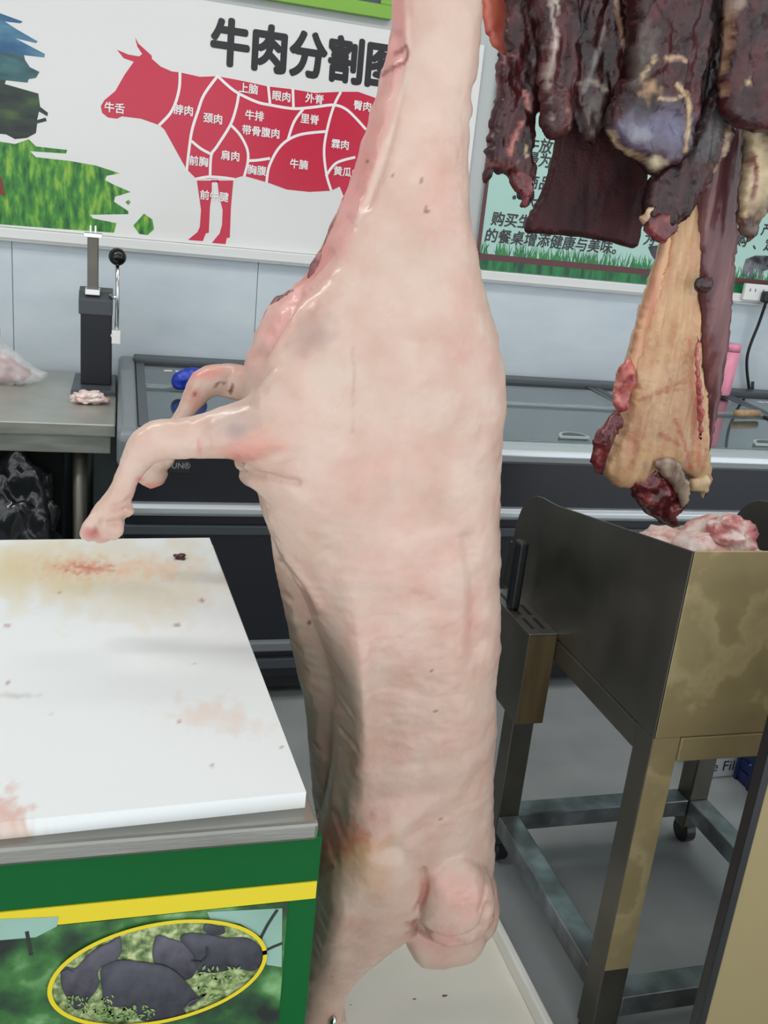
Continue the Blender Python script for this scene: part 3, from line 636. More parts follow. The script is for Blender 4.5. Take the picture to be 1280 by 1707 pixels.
A = [(-90, 5), (0, 22), (38, 36), (34, 39), (8, 36), (30, 50), (63, 69), (60, 72), (26, 64), (75, 90), (74, 96), (40, 92), (-90, 80)]
A2 = [(-90, 80), (40, 92), (42, 100), (50, 112), (66, 120), (60, 130), (48, 132), (46, 138), (10, 134), (-90, 128)]
A3 = [(-90, 128), (10, 134), (8, 140), (64, 156), (67, 178), (80, 188), (79, 194), (65, 186), (62, 200), (76, 196), (78, 202), (62, 206), (60, 222), (45, 230), (25, 232), (10, 224), (-90, 216)]
flat_poly(m, [wp(*p) for p in A], PY1-.0003); m.build('painted_mountains', SPLASH, sheet)
m = MB(); flat_poly(m, [wp(*p) for p in A2], PY1-.0003); m.build('painted_mountains', mat('print_teal', (44, 84, 92), .4, ramp=[(.35, (36, 70, 80)), (.6, (66, 112, 116))], vscale=9, vstretch=(1, 1, 3)), sheet)
m = MB(); flat_poly(m, [wp(*p) for p in A3], PY1-.0003); m.build('painted_trees', mat('print_dark_trees', (38, 50, 46), .4, ramp=[(.35, (28, 36, 36)), (.55, (44, 62, 50)), (.7, (70, 96, 52))], vscale=9, vstretch=(1, 1, 2.5)), sheet)
m = MB()
G = [(-90, 228), (0, 236), (25, 240), (48, 232), (60, 244), (112, 250), (110, 256), (50, 252), (60, 262), (115, 268), (160, 276), (200, 289), (178, 293), (175, 300), (190, 308), (218, 320), (192, 328), (190, 336), (214, 352), (214, 357), (150, 358), (155, 364), (194, 372), (190, 388), (90, 381), (0, 374), (-90, 366)]
flat_poly(m, [wp(*p) for p in G], PY1-.0003)
flat_poly(m, [wp(*p) for p in [(222, 376), (232, 365), (240, 356), (254, 366), (257, 382), (246, 392), (232, 390)]], PY1-.0003)
flat_poly(m, [wp(*p) for p in [(209, 337), (214, 333), (218, 337), (214, 342)]], PY1-.0003)
m.build('painted_grass', GRASSP, sheet)
m = MB(); flat_poly(m, [wp(*p) for p in [(-40, 270), (-2, 288), (4, 300), (10, 328), (-6, 322), (-40, 330)]], PY1-.0005); m.build('painted_calf', BROWNP, sheet)
# green picture frame above
gf = thing('picture_frame', 'bright green framed picture hung above the cow poster', 'picture frame', (0.6, WY, 2.0))
fx1, fz0 = wp(650, 34); fxa = -0.2
fm = MB().box(fxa, fx1, WY-.03, WY-.001, fz0, fz0+.04).box(fx1-.04, fx1, WY-.03, WY-.001, fz0+.04, fz0+.6).box(fxa, fxa+.04, WY-.03, WY-.001, fz0+.04, fz0+.6).box(fxa, fx1, WY-.03, WY-.001, fz0+.56, fz0+.6)
fm.build('frame', FRAMEGREEN, gf, bevel=.002)
pc = MB().box(fxa+.04, fx1-.04, WY-.018, WY-.001, fz0+.04, fz0+.56).build('picture', PHOTODK, gf)
m = MB(); flat_poly(m, [(fx1-.36, fz0+.04), (fx1-.33, fz0+.075), (fx1-.30, fz0+.08), (fx1-.27, fz0+.04)], WY-.0185); m.build('pale_shape', PRINTWHITE, pc)

# mint notice poster
pn = thing('notice_poster', 'mint green notice poster with black writing, grass border and grazing animals', 'poster', (1.8, WY, 1.25))
xl = 1.232
sh = MB().box(xl, 3.6, WY-.012, WY-.0065, 1.247, 2.45).build('poster_sheet', MINT, pn)
MB().box(xl, xl+.014, WY-.0135, WY-.011, 1.30, 2.45).box(xl, 3.6, WY-.0135, WY-.011, 1.282, 1.304).build('maroon_border', MAROON, sh)
MB().box(xl, 3.6, WY-.0132, WY-.011, 1.248, 1.282).build('grass_band', GRASSDK, sh)
m = MB(); rr = random.Random(5)
for k in range(900):
    x = rr.uniform(xl+.015, 3.55); h = rr.uniform(.02, .075)*(0.6+.5*abs(noise.noise(Vector((x*4, 0, 0)))))*1.2; l = rr.uniform(-.02, .02); w = rr.uniform(.0015, .0035)
    yy = PY1-.0003-.0004*rr.random()
    m.add([(x-w, yy, 1.304), (x+w, yy, 1.304), (x+l*.5+w*.5, yy, 1.304+h*.6), (x+l, yy, 1.304+h), (x+l*.5-w*.5, yy, 1.304+h*.6)], [(0, 1, 2, 3, 4)])
gr = m.build('grass_blades', GRASSBLADE, sh); gr['kind'] = 'stuff'
NT = [('牛放', 898, 244), ('最为', 897, 268), ('商品', 897, 306), ('•', 856, 330), ('大', 884, 338), ('购买生鲜', 862, 370), ('的餐桌增添健康与美味。', 926, 405), ('产', 1278, 384), ('购', 1236, 402), ('、定制', 1282, 410), ('为', 1082, 400)]
items = []
for s, x, y in NT:
    q = wp(x, y)
    items.append(dict(body=s, size=.0515, pos=(q[0], PY1-.0008, q[1]), bold=.02, align='CENTER', shear=.12))
textobj('notice_writing', items, PRINTBLACK, sh)
m = MB()
flat_poly(m, [wp(*p) for p in [(1238, 446), (1243, 432), (1258, 426), (1276, 426), (1300, 430), (1310, 462), (1285, 462), (1284, 448), (1272, 452), (1268, 464), (1264, 464), (1264, 450), (1256, 448), (1256, 466), (1250, 466), (1248, 452), (1242, 462), (1237, 458)]], PY1-.0012)
m.build('printed_cattle', mat('print_cattle', (70, 72, 78), .5, ramp=[(.4, (26, 26, 30)), (.6, (130, 130, 140))], vscale=18), sh)
m = MB(); flat_poly(m, [wp(*p) for p in [(1080, 412), (1084, 410), (1097, 409), (1108, 414), (1120, 440), (1095, 438), (1086, 426)]], PY1-.0012); m.build('printed_cattle', PIGDK, sh)

# ------------------------------------------------------------------ stainless cart with hopper (right)
ct = thing('meat_cart', 'stainless steel cart with a deep hopper, knife box and open legs', 'cart', (1.1, 1.4, 0))
LX, RX, YF, YB = 0.835, 1.385, 1.145, 1.69
T = .004
side = [(YF, .640), (YF, .964), (1.60, .888)]+[(1.66+.115*math.sin(t)+.0, .768+.115*math.cos(t)) for t in np.linspace(0.1, 1.45, 8)]+[(1.785, .72), (1.80, .655), (1.80, .640)]
MB().prism(side, 'x', LX, LX+T).build('side_panel', STEEL_DARK, ct, bevel=.001)
MB().prism(side, 'x', RX-T, RX).build('side_panel', STEEL_DARK, ct, bevel=.001)
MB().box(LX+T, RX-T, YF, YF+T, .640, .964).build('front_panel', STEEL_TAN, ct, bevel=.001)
MB().box(LX+T, RX-T, 1.79, 1.80, .640, .74).build('back_panel', STEEL_DARK, ct, bevel=.001)
MB().box(LX+T, RX-T, YF+T, 1.80, .70, .706).build('hopper_floor', STEEL, ct)
MB().box(LX, LX+.05, YF+.052, 1.79, .592, .638).build('frame_rail', STEEL_DARK, ct, bevel=.003)
MB().box(RX-.05, RX, YF+.052, 1.79, .592, .638).build('frame_rail', STEEL_DARK, ct, bevel=.003)
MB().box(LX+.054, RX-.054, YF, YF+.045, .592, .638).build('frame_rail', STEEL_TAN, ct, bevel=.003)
MB().box(LX+.054, RX-.054, 1.645, 1.69, .592, .638).build('frame_rail', STEEL_DARK, ct, bevel=.003)
for x in (LX, RX-.052):
    for y in (YF, 1.64):
        g = STEEL_DARK
        leg = MB().box(x, x+.052, y, y+.052, .055 if y > 1.4 else .012, .640).build('leg', STEEL_DARK, ct, bevel=.003)
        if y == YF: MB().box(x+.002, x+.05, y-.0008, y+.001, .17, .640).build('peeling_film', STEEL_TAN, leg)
        if y < 1.4: MB().box(x+.004, x+.048, y+.004, y+.048, 0, .012).build('foot_pad', BLACK, leg); continue
        cs = MB().tube([(x+.012, y+.026, .03), (x+.040, y+.026, .03)], .03, 20).build('caster', BLACK, ct, bevel=.003)
        MB().box(x+.006, x+.046, y+.008, y+.044, .046, .056).build('caster_fork', STEEL_DARK, cs)
for x in (LX, RX-.052): MB().box(x+.001, x+.051, YF+.052, 1.64, .088, .132).build('stretcher', STRETCH_STEEL, ct, bevel=.003)
MB().box(LX+.052, RX-.052, 1.641, 1.691, .088, .132).build('stretcher', STRETCH_STEEL, ct, bevel=.003)
MB().box(LX+.052, RX-.052, YF+.001, YF+.051, .055, .098).build('stretcher', STRETCH_STEEL, ct, bevel=.003)
# knife box on the side
kb1 = at_y(883, 1057, 1.51); kz0 = at_y(883, 1207, 1.51)[2]
KX0, KY0, KY1, KZ1 = kb1[0], 1.51, 1.735, kb1[2]
kbx = MB().box(KX0, LX, KY0, KY1, kz0, KZ1-.003).build('knife_box', STEEL_DARK, ct, bevel=.002)
MB().box(KX0+.001, LX-.001, KY0-.0008, KY0+.001, kz0+.002, KZ1-.004).build('peeling_film', mat('film_brown', (120, 104, 74), .45, .5, var=(90, 78, 56), vscale=12, vstretch=(3, 1, .4)), kbx)
MB().box(KX0-.001, LX, KY0-.001, KY1, KZ1-.003, KZ1).build('box_lid', STEEL, kbx, bevel=.001)
xs = KX0+(LX-KX0)*np.array([.28, .66])
m = MB()
for x in xs:
    for y in (KY0+.022, KY0+.088, KY0+.155): m.box(x-.004, x+.004, y, y+.05, KZ1-.002, KZ1+.0004)
m.build('knife_slots', BLACK, kbx)
kp = at_z(862, 1005, KZ1); kt = at_y(850, 902, KY0+.11)
KX = .789
kn = MB().box(KX-.012, KX+.010, 1.618, 1.648, KZ1, KZ1+.150).build('knife', BLACK, bevel=.007, segs=3); tag(kn, 'black knife handle standing upright in the steel knife box', 'knife')
MB().box(KX-.002, KX, 1.622, 1.644, KZ1-.16, KZ1).build('blade', CHROME, kn)
# pork in the hopper
v, f = lump((1.03, 1.38, .81), .15, .16, .104, 8, .28, 1.8, 5); o = make('pork_piece', v, f, PORK, smooth=True); tag(o, 'pale pork fat piled in the steel hopper', 'meat')
q = at_y(1217, 904, 1.34); v, f = lump((q[0], 1.34, q[2]+.012), .042, .04, .034, 9, .3, 1.6, 5); o = make('pork_piece', v, f, mat('knuckle', (190, 110, 110), .36, ramp=[(.4, (160, 84, 88)), (.5, (196, 120, 118)), (.58, (232, 208, 200))], vscale=16, bump=.5, coat=.3), smooth=True); tag(o, 'small reddish pork knuckle on top of the pale fat in the hopper', 'meat')

# carton, crate and beige cabinet at right edge
q = at_z(1195, 1345, 0.0)
cb = MB().box(1.56, 1.92, 1.90, 2.10, 0.0, .075).build('carton', CARTON, bevel=.004); tag(cb, 'white printed carton on the floor behind the steel cart', 'carton')
a = at_y(1190, 1292, 1.93)
textobj('carton_lettering', [dict(body='ve Film', size=.045, pos=(1.572, 1.899, .036), rot=(math.pi/2, 0, 0))], PRINTBLACK, cb)
cr = thing('crate', 'dark blue plastic crate on the floor in front of the white carton', 'crate', (1.78, 1.81, 0))
CX0, CX1, CY0, CY1 = 1.672, 1.92, 1.72, 1.89
MB().box(CX0, CX1, CY0, CY1, 0, .010).build('crate_floor', BLUECRATE, cr)
for z in (.012, .045, .078, .111, .144):
    for (a, b, c, d) in ((CX0, CX1, CY0-.003, CY0+.003), (CX0-.003, CX0+.003, CY0, CY1), (CX0, CX1, CY1-.003, CY1+.003), (CX1-.003, CX1+.003, CY0, CY1)):
        MB().box(a, b, c, d, z, z+.022).build('slat', BLUECRATE, cr, bevel=.002)
for x in np.linspace(CX0, CX1, 5): MB().box(x-.006, x+.006, CY0-.006, CY0+.006, 0, .18).build('rib', BLUECRATE, cr, bevel=.002)
for y in np.linspace(CY0, CY1, 4): MB().box(CX0-.006, CX0+.006, y-.006, y+.006, 0, .18).build('rib', BLUECRATE, cr, bevel=.002)

cbx = thing('beige_panel', 'upright beige panel with a black edge strip in the lower right corner', 'panel', (1.2, .98, 0))
MB().box(.846, 1.6, .896, .912, 0.03, 1.02).build('panel_face', PANELBEIGE, cbx, bevel=.002)
MB().box(.832, .846, .894, .914, 0.0, 1.02).build('black_edge_strip', BLACK, cbx, bevel=.003)
MB().box(.846, 1.6, .88, .928, 0.0, .03).build('panel_foot', BLACK, cbx)

# white tray on floor
tx0, tx1, ty0, ty1 = 0.235, 0.765, 0.66, 1.50
tr_ = thing('drip_tray', 'shallow white plastic tray on the floor under the hanging carcass', 'tray', (.5, 1.1, 0))
MB().box(tx0, tx1, ty0, ty1, 0, .016).build('tray_floor', TRAYM, tr_, bevel=.003)
MB().box(tx0, tx0+.016, ty0, ty1, .016, .05).box(tx1-.016, tx1, ty0, ty1, .016, .05).box(tx0+.016, tx1-.016, ty0, ty0+.016, .016, .05).box(tx0+.016, tx1-.016, ty1-.016, ty1, .016, .05).build('tray_rim', mat('tray_rim_white', (240, 238, 232), .4), tr_, bevel=.004)
m = MB(); rr = random.Random(9)
for k in range(60):
    x, y = rr.uniform(tx0+.03, tx1-.03), rr.uniform(ty0+.05, ty1-.05); s = rr.uniform(.0015, .005); a = rr.uniform(0, 6.28)
    m.add([(x+s*math.cos(a+t)*(1+.6*(i % 2)), y+s*.6*math.sin(a+t), .0166) for i, t in enumerate(np.linspace(0, 5.2, 6))], [tuple(range(6))])
sp_ = m.build('dirt_specks', mat('dirt', (110, 96, 74), .7), tr_); sp_['kind'] = 'stuff'

# ------------------------------------------------------------------ hanging carcass
CY = 1.20
parts = []
TR = [(655, -90), (654, 0), (650, 60), (638, 120), (624, 180), (606, 240), (588, 300), (568, 350), (548, 400), (520, 450), (485, 482), (448, 508), (436, 540), (424, 570), (411, 605), (409, 640), (405, 700), (392, 740), (392, 778), (406, 806), (428, 816), (437, 850), (450, 890), (468, 935), (492, 975), (520, 1030), (545, 1090), (557, 1150), (560, 1210), (558, 1260), (549, 1320), (534, 1380), (524, 1430), (518, 1500), (512, 1580), (506, 1660), (501, 1700), (502, 1722), (540, 1728), (574, 1722), (576, 1700), (573, 1665), (583, 1625), (604, 1592), (650, 1545), (690, 1512), (703, 1480), (760, 1490), (806, 1486), (818, 1450), (823, 1400), (820, 1330), (818, 1260), (822, 1190), (820, 1120), (827, 1060), (830, 1000), (828, 920), (825, 850), (829, 760), (835, 690), (837, 645), (833, 600), (823, 550), (810, 500), (798, 450), (788, 400), (781, 340), (780, 280), (784, 200), (795, 120), (804, 60), (808, 0), (812, -90)]
TR = [(x-(9 if x > 775 else 0), y) for x, y in TR]
parts.append(inflate(TR, CY, 1.12, cap=.128, step=.008))
# far belly / far thigh seen past the flank crease
BL = [(440, 840), (450, 890), (460, 945), (470, 1000), (482, 1060), (494, 1115), (506, 1170), (513, 1230), (517, 1290), (522, 1340), (530, 1385), (560, 1420), (640, 1420), (700, 1300), (700, 1000), (640, 850), (520, 810)]
parts.append(inflate(BL, CY+.075, 0.75, step=.01))
# shoulder mass in front
SH = [(470, 600), (520, 560), (600, 560), (660, 620), (660, 720), (600, 790), (500, 800), (430, 790), (400, 740), (420, 660)]
parts.append(inflate(SH, CY-.075, 0.42, step=.01))
# thigh mass
TH = [(550, 1330), (620, 1300), (720, 1330), (760, 1400), (700, 1470), (640, 1530), (580, 1590), (545, 1600), (530, 1500), (533, 1400)]
# tail lobes
parts.append(inflate([(705, 1440), (760, 1410), (812, 1450), (822, 1510), (800, 1550), (760, 1568), (715, 1560), (692, 1520)], CY-.085, 0.9, step=.007))
parts.append(inflate([(780, 1430), (812, 1440), (827, 1480), (826, 1530), (806, 1565), (780, 1560), (760, 1500)], CY-.03, 0.9, step=.007))
parts.append(inflate([(676, 1530), (720, 1520), (800, 1540), (806, 1570), (785, 1595), (740, 1607), (700, 1605), (684, 1590), (670, 1552)], CY-.045, 0.8, step=.007))
def px_tube(spec, segs=18, squash=1.0):
    pts = [tuple(float(c) for c in at_y(x, y, yy)) for x, y, r, yy in spec]
    rad = [r*np.linalg.norm(np.array(p)-CAMV)/F_PX for (x, y, r, yy), p in zip(spec, pts)]
    t = np.column_stack([np.array(pts), rad]); t = spline(t, .012, False)
    m = MB().tube([q[:3] for q in t], [q[3] for q in t], segs, squash=squash); return m.v, m.f
yn = CY-.055
parts.append(px_tube([(560, 690, 80, yn+.03), (480, 705, 74, yn+.012), (430, 718, 61, yn), (385, 722, 48, yn), (340, 728, 37, yn), (300, 732, 33, yn), (262, 734, 35, yn), (244, 744, 33, yn), (229, 764, 27, yn), (212, 795, 21, yn), (201, 822, 23, yn), (190, 845, 28, yn), (177, 866, 29, yn), (163, 884, 24, yn), (152, 895, 15, yn)]))
parts.append(px_tube([(213, 842, 7, yn-.012), (213, 851, 12, yn-.018), (207, 861, 7, yn-.014)]))
parts.append(px_tube([(199, 872, 8, yn-.014), (195, 884, 12, yn-.018), (186, 895, 8, yn-.014)]))
parts.append(px_tube([(158, 858, 9, yn-.012), (150, 876, 12, yn-.014), (142, 890, 10, yn-.012), (140, 897, 6, yn-.01)]))
parts.append(px_tube([(148, 872, 8, yn), (146, 888, 10, yn), (152, 898, 8, yn)]))
parts.append(px_tube([(246, 726, 20, yn), (236, 736, 18, yn), (225, 750, 15, yn)]))
yf = CY+.15
parts.append(px_tube([(500, 660, 45, CY+.06), (440, 648, 34, yf-.04), (395, 638, 27, yf), (362, 634, 25, yf), (340, 640, 25, yf), (328, 655, 22, yf), (310, 685, 15, yf), (292, 715, 15, yf), (275, 745, 20, yf), (260, 770, 25, yf), (247, 792, 27, yf), (238, 805, 18, yf)]))
parts.append(px_tube([(278, 758, 8, yf-.01), (283, 766, 10, yf-.012), (278, 774, 8, yf-.01)]))
vs, nr, fs = remesh_union(parts, 0.0036, 5, 'carcass_skin')
disp = np.zeros(len(vs))
for i, v in enumerate(vs):
    q = Vector(v)
    disp[i] = .0030*noise.fractal(Vector((q.x*9, q.y*9, q.z*7)), .9, 2.0, 3)+.0010*noise.fractal(Vector((q.x*34, q.y*30, q.z*30)), .8, 2.1, 4)+.0005*(1-2*abs(noise.noise(Vector((q.x*26, q.y*26, q.z*70)))))
vs = vs+nr*disp[:, None]
pxs = to_px(vs)
front = nr[:, 1] < 0.25
# grooves and creases: (polyline px, width px, depth m)
def groove(pts, w, depth):
    global vs
    p = spline(np.array(pts, float), 4, False)
    d2 = np.full(len(vs), 1e9)
    for q in p: d2 = np.minimum(d2, np.sum((pxs-q)**2, 1))
    k = np.exp(-d2/(w*w))*front
    vs = vs-nr*(k*depth)[:, None]
def bump(cx, cy, rx, ry, h, ang=0):
    global vs
    a = math.radians(ang); dx, dy = pxs[:, 0]-cx, pxs[:, 1]-cy
    u = (dx*math.cos(a)+dy*math.sin(a))/rx; v = (-dx*math.sin(a)+dy*math.cos(a))/ry
    vs = vs+np.array([0, -1, 0])*(h*np.exp(-(u*u+v*v))*(nr[:, 1] < 0))[:, None]
bump(625, 1440, 80, 130, .030, 15)
bump(590, 1400, 40, 60, .008)
bump(588, 1180, 34, 150, .034)
bump(548, 1490, 34, 110, .026)
bump(700, 620, 90, 90, .012)
bump(760, 1250, 50, 140, .008)
bump(640, 1330, 120, 24, -.008, -10)
groove([(398, 786), (430, 793), (465, 800), (495, 806)], 6, .008)
groove([(468, 938), (500, 975), (525, 1025)], 4, .004)
groove([(480, 930), (512, 975), (532, 1010)], 6, -.004)
groove([(640, 1395), (680, 1420), (703, 1455)], 12, .004)
groove([(703, 1445), (704, 1480), (694, 1508)], 5, .010)
groove([(690, 1535), (720, 1560), (760, 1568), (800, 1550), (815, 1510)], 5, .010)
groove([(812, 1455), (808, 1490), (800, 1520)], 4, .003)
groove([(660, 60), (668, 120), (640, 260), (610, 340)], 9, .005)
groove([(548, 420), (505, 470), (470, 530), (430, 610)], 8, .006)
groove([(500, 490), (450, 570), (425, 600)], 6, .005)
groove([(586, 590), (588, 660), (585, 740)], 4, .0012)
groove([(640, 560), (700, 570), (740, 560)], 14, -.0016)
groove([(690, 640), (720, 625), (750, 640)], 9, -.0012)
groove([(780, 900), (792, 980), (788, 1080)], 14, .005)
groove([(640, 1400), (700, 1370), (760, 1340), (800, 1290)], 16, .004)
groove([(560, 1180), (562, 1260), (552, 1330)], 10, -.006)
groove([(318, 700), (322, 730), (318, 760)], 6, .002)
groove([(216, 834), (205, 842), (190, 846)], 5, .005)
groove([(208, 866), (195, 870), (180, 872)], 4, .005)
groove([(166, 868), (160, 885), (158, 902)], 4, .005)
groove([(284, 785), (270, 786), (258, 782)], 4, .004)
groove([(350, 700), (344, 725), (352, 752)], 5, .002)
groove([(560, 1350), (590, 1350), (610, 1346)], 4, .0012)
SKIN = attr_mat('carcass_skin', 0.36, 0.25, 80, coat=0.22, sss=0.10, rvar=0.12, mottle=((242, 224, 220), 16))
carc = make('hanging_carcass', vs, fs, SKIN, None, smooth=True, fix=False)
tag(carc, 'whole pale pink carcass hanging in the middle, forelegs sticking out to the left', 'carcass')
cols = np.tile(np.array(lin((205, 179, 164))), (len(vs), 1))
def st(cx, cy, rx, ry, col, k, ang=0, rag=.5, sc=.02, power=1.5): blend(cols, pxs, cx, cy, rx, ry, col, k, ang, rag, sc, power)
st(620, 150, 60, 260, (216, 168, 156), .5, 8)
st(565, 330, 34, 130, (212, 140, 132), .75, 22)
st(655, 20, 26, 140, (214, 158, 150), .7, 6)
def band(line, w, col, k):
    global cols
    p = spline(np.array(line, float), 4, False); d2 = np.full(len(vs), 1e9)
    for q in p: d2 = np.minimum(d2, np.sum((pxs-q)**2, 1))
    t = k*np.clip(1.35-np.sqrt(d2)/w, 0, 1)[:, None]; cols = cols*(1-t)+np.array(lin(col))*t
band([(662, -40), (660, 60), (640, 160), (612, 250), (588, 330), (562, 400), (530, 450)], 22, (206, 138, 134), .62)
band([(530, 450), (490, 500), (455, 560), (425, 610)], 24, (208, 150, 144), .5)
band([(676, -20), (680, 90), (658, 190), (628, 280), (596, 370)], 5, (226, 206, 192), .6)
for bx_, by_, rx_, ry_ in ((560, 900, 70, 50), (720, 830, 90, 60), (640, 1220, 90, 50), (760, 700, 50, 90), (560, 620, 60, 60), (680, 420, 60, 60), (740, 1130, 60, 60)): st(bx_, by_, rx_, ry_, (200, 182, 164), .5, 0, .8, .02)
for bx_, by_, rx_, ry_ in ((610, 780, 90, 30), (520, 1000, 40, 60), (700, 940, 100, 40), (620, 1060, 80, 40), (780, 560, 40, 80), (690, 1240, 80, 30), (740, 330, 40, 80), (650, 1340, 60, 24)): st(bx_, by_, rx_, ry_, (212, 168, 156), .5, -10, .8, .03)
band([(588, 580), (589, 640), (586, 720)], 2.5, (176, 142, 128), .5)
st(505, 460, 30, 60, (206, 138, 132), .7, 45)
st(450, 540, 26, 70, (212, 148, 140), .6, 35)
st(520, 560, 60, 34, (160, 136, 130), .75, -30)  # grey shading below the neck, painted into the skin colour
st(430, 660, 40, 80, (186, 164, 150), .6, 15)
st(385, 712, 48, 34, (168, 148, 142), .8, -10)
st(400, 720, 24, 18, (140, 122, 122), .5)
st(415, 750, 60, 28, (214, 146, 134), .7, -10)
st(400, 766, 26, 8, (190, 96, 90), .7, 0, .7, .08)
st(700, 240, 80, 150, (216, 184, 168), .4)
st(690, 1000, 140, 300, (222, 188, 174), .5)
st(585, 1390, 70, 34, (214, 160, 110), .75, -10)
st(560, 1380, 50, 30, (204, 120, 110), .7, -35, .8, .05)
st(530, 1420, 16, 44, (180, 80, 84), .75, 15, .8, .08)
st(600, 1440, 70, 50, (222, 186, 150), .5)
st(540, 1260, 40, 130, (200, 160, 158), .6)
st(760, 1500, 60, 60, (224, 170, 158), .7)
st(740, 1570, 60, 34, (216, 160, 152), .6)
st(685, 1545, 14, 18, (150, 96, 80), .8, 0, .7, .08)
st(700, 1490, 8, 26, (206, 120, 110), .7, 10)
st(785, 1040, 20, 60, (204, 156, 142), .6, 8)
st(330, 625, 50, 14, (214, 120, 110), .7, -12)
st(322, 660, 18, 24, (206, 124, 112), .6)
st(325, 657, 5, 5, (150, 60, 56), .9)
st(233, 800, 14, 12, (196, 84, 84), .85)
st(250, 812, 36, 8, (212, 120, 112), .7)
st(152, 890, 20, 12, (184, 90, 92), .85, 20)
st(170, 900, 30, 8, (206, 140, 128), .7, 10)
st(332, 745, 5, 18, (196, 110, 100), .6)
for x, y, rx, ry, a in [(362, 641, 8, 2.4, -40), (373, 638, 4, 2, 0), (386, 648, 3, 9, 15), (384, 652, 4, 4, 0), (711, 352, 5, 5, 0), (712, 344, 1.8, 10, 0), (702, 301, 3, 3, 0), (653, 292, 2, 2, 0), (718, 1116, 2.5, 2.5, 0), (724, 1183, 2.5, 2.5, 0), (733, 1361, 2.5, 2.5, 0), (548, 1421, 3, 3, 0), (612, 270, 2.5, 3, 0), (515, 1038, 3, 4, 0)]:
    st(x, y, rx*1.15, ry*1.15, (110, 44, 40), .95, a, .2, .2, 3)
p = spline(np.array([(638, 124), (650, 116), (664, 106), (676, 98), (679, 84), (674, 76), (666, 80), (658, 88)], float), 3, False)
d2 = np.full(len(vs), 1e9)
for q in p: d2 = np.minimum(d2, np.sum((pxs-q)**2, 1))
k = np.clip(1.4-np.sqrt(d2)/4.0, 0, 1)[:, None]*.9*front[:, None]; cols = cols*(1-k)+np.array(lin((140, 66, 62)))*k
paint(carc, cols)
# exposed muscle along the open throat
vv, ff = inflate([(585, 310), (572, 332), (560, 362), (540, 402), (527, 425), (515, 446), (512, 466), (540, 468), (570, 410), (592, 352), (600, 318)], CY+.012, 0.9, step=.005, ragged=.004, rough=.006, rscale=60, seed=41)
make('throat_muscle', vv, ff, FLESH_NECK, carc, smooth=True)['label'] = 'dark red exposed muscle'
vv, ff = inflate([(490, 482), (465, 492), (446, 508), (438, 530), (446, 535), (462, 515), (492, 496)], CY-.004, 0.9, step=.004, ragged=.003, rough=.004, rscale=60, seed=42)
make('throat_flap', vv, ff, FLESH_NECK, carc, smooth=True)['label'] = 'red cut edge'
a = at_y(556, 1700, CY-.05); o = MB().tube([tuple(a+[0, 0, -.04]), tuple(a), tuple(a+[.001, .002, .007])], [.006, .006, .001], 12).build('steel_pin', CHROME, carc, smooth=True); o['label'] = 'shiny metal pin tip'

# ------------------------------------------------------------------ hanging beef (right)
def meat_mat(name, rough, coat):
    m = attr_mat(name, rough, 0.5, 95, coat=coat, rvar=0.12)
    return m
RAWMEAT = meat_mat('raw_beef', 0.34, 0.10)
def stroke(cols, pts, line, w, col, k=.9, rag=.5, sc=.05):
    p = spline(np.array(line, float), 3, False); d2 = np.full(len(pts), 1e9)
    for q in p: d2 = np.minimum(d2, np.sum((pts-q)**2, 1))
    d = np.sqrt(d2)/w; c = np.array(lin(col))
    for i in np.nonzero(d < 1.8)[0]:
        n = noise.fractal(Vector((pts[i, 0]*sc, pts[i, 1]*sc*.6, line[0][0]*.1)), .8, 2.0, 4)
        t = k*max(0., min(1., 1.6*(1.0-(d[i]+rag*n))))
        cols[i] = cols[i]*(1-t)+c*t
DARK, MID, PALE = np.array(lin((30, 12, 15))), np.array(lin((84, 30, 34))), np.array(lin((150, 112, 104)))
def beef(name, label, px, y, mt=None, flat=.9, cap=.034, ragged=.006, rough=.010, rscale=26, stretch=.5, seed=0, step=.006, streak=.01, parent=None, marks=(), tone=1.0, pale=.27, base=None, **k):
    vv, ff = inflate(px, y, flat, cap=cap, step=step, ragged=ragged, rough=rough, rscale=rscale, stretch=stretch, seed=seed, streak=streak, **k)
    painted = mt is None
    o = make(name, vv, ff, RAWMEAT if painted else mt, parent, smooth=True)
    if parent is None: tag(o, label, 'meat')
    elif label: o['label'] = label
    if painted:
        V = np.array(vv); pts = to_px(V); cols = np.zeros((len(V), 3)); DK, MD, PL = (DARK, MID, PALE) if base is None else [np.array(lin(c)) for c in base]
        for i, v in enumerate(vv):
            q = Vector((v[0]*42, v[1]*42, v[2]*15+seed*9)); n = noise.fractal(q, .9, 2.1, 5)
            a = min(1, max(0, .45+.7*n)); c = DK*(1-a)+MD*a
            r = 1-abs(noise.fractal(Vector((v[0]*55, v[1]*55+seed*3, v[2]*11)), .8, 2.0, 4))*2.2
            t = max(0, min(1, (r-(1-pale*.35))/(pale*.5)))*.40*max(0, min(1, .5+1.5*noise.noise(Vector((v[0]*16, seed, v[2]*12)))))
            cols[i] = (c*(1-t)+PL*t)*tone
        for mk in marks:
            if mk[0] == 's': stroke(cols, pts, *mk[1:])
            else: blend(cols, pts, *mk[1:])
        paint(o, cols)
    return o
CREAM, GREY, BLUE, PINK, RED, BLK = (206, 178, 138), (112, 104, 98), (104, 102, 124), (204, 130, 118), (112, 36, 38), (26, 14, 18)
beef('beef_cut', 'broad dark beef side hanging behind the other cuts', [(950, -220), (955, 60), (960, 190), (1010, 230), (1090, 250), (1150, 280), (1200, 230), (1240, 200), (1300, 150), (1310, -220)], 1.76, cap=.016, seed=20, tone=.6)
beef('skin_flap', 'orange red flap of skin hanging between the carcass and the dark beef', [(806, -60), (806, 30), (812, 60), (838, 94), (848, 84), (864, 40), (870, -60)], 1.67, ORANGE, cap=.008, rough=.004, streak=.002)
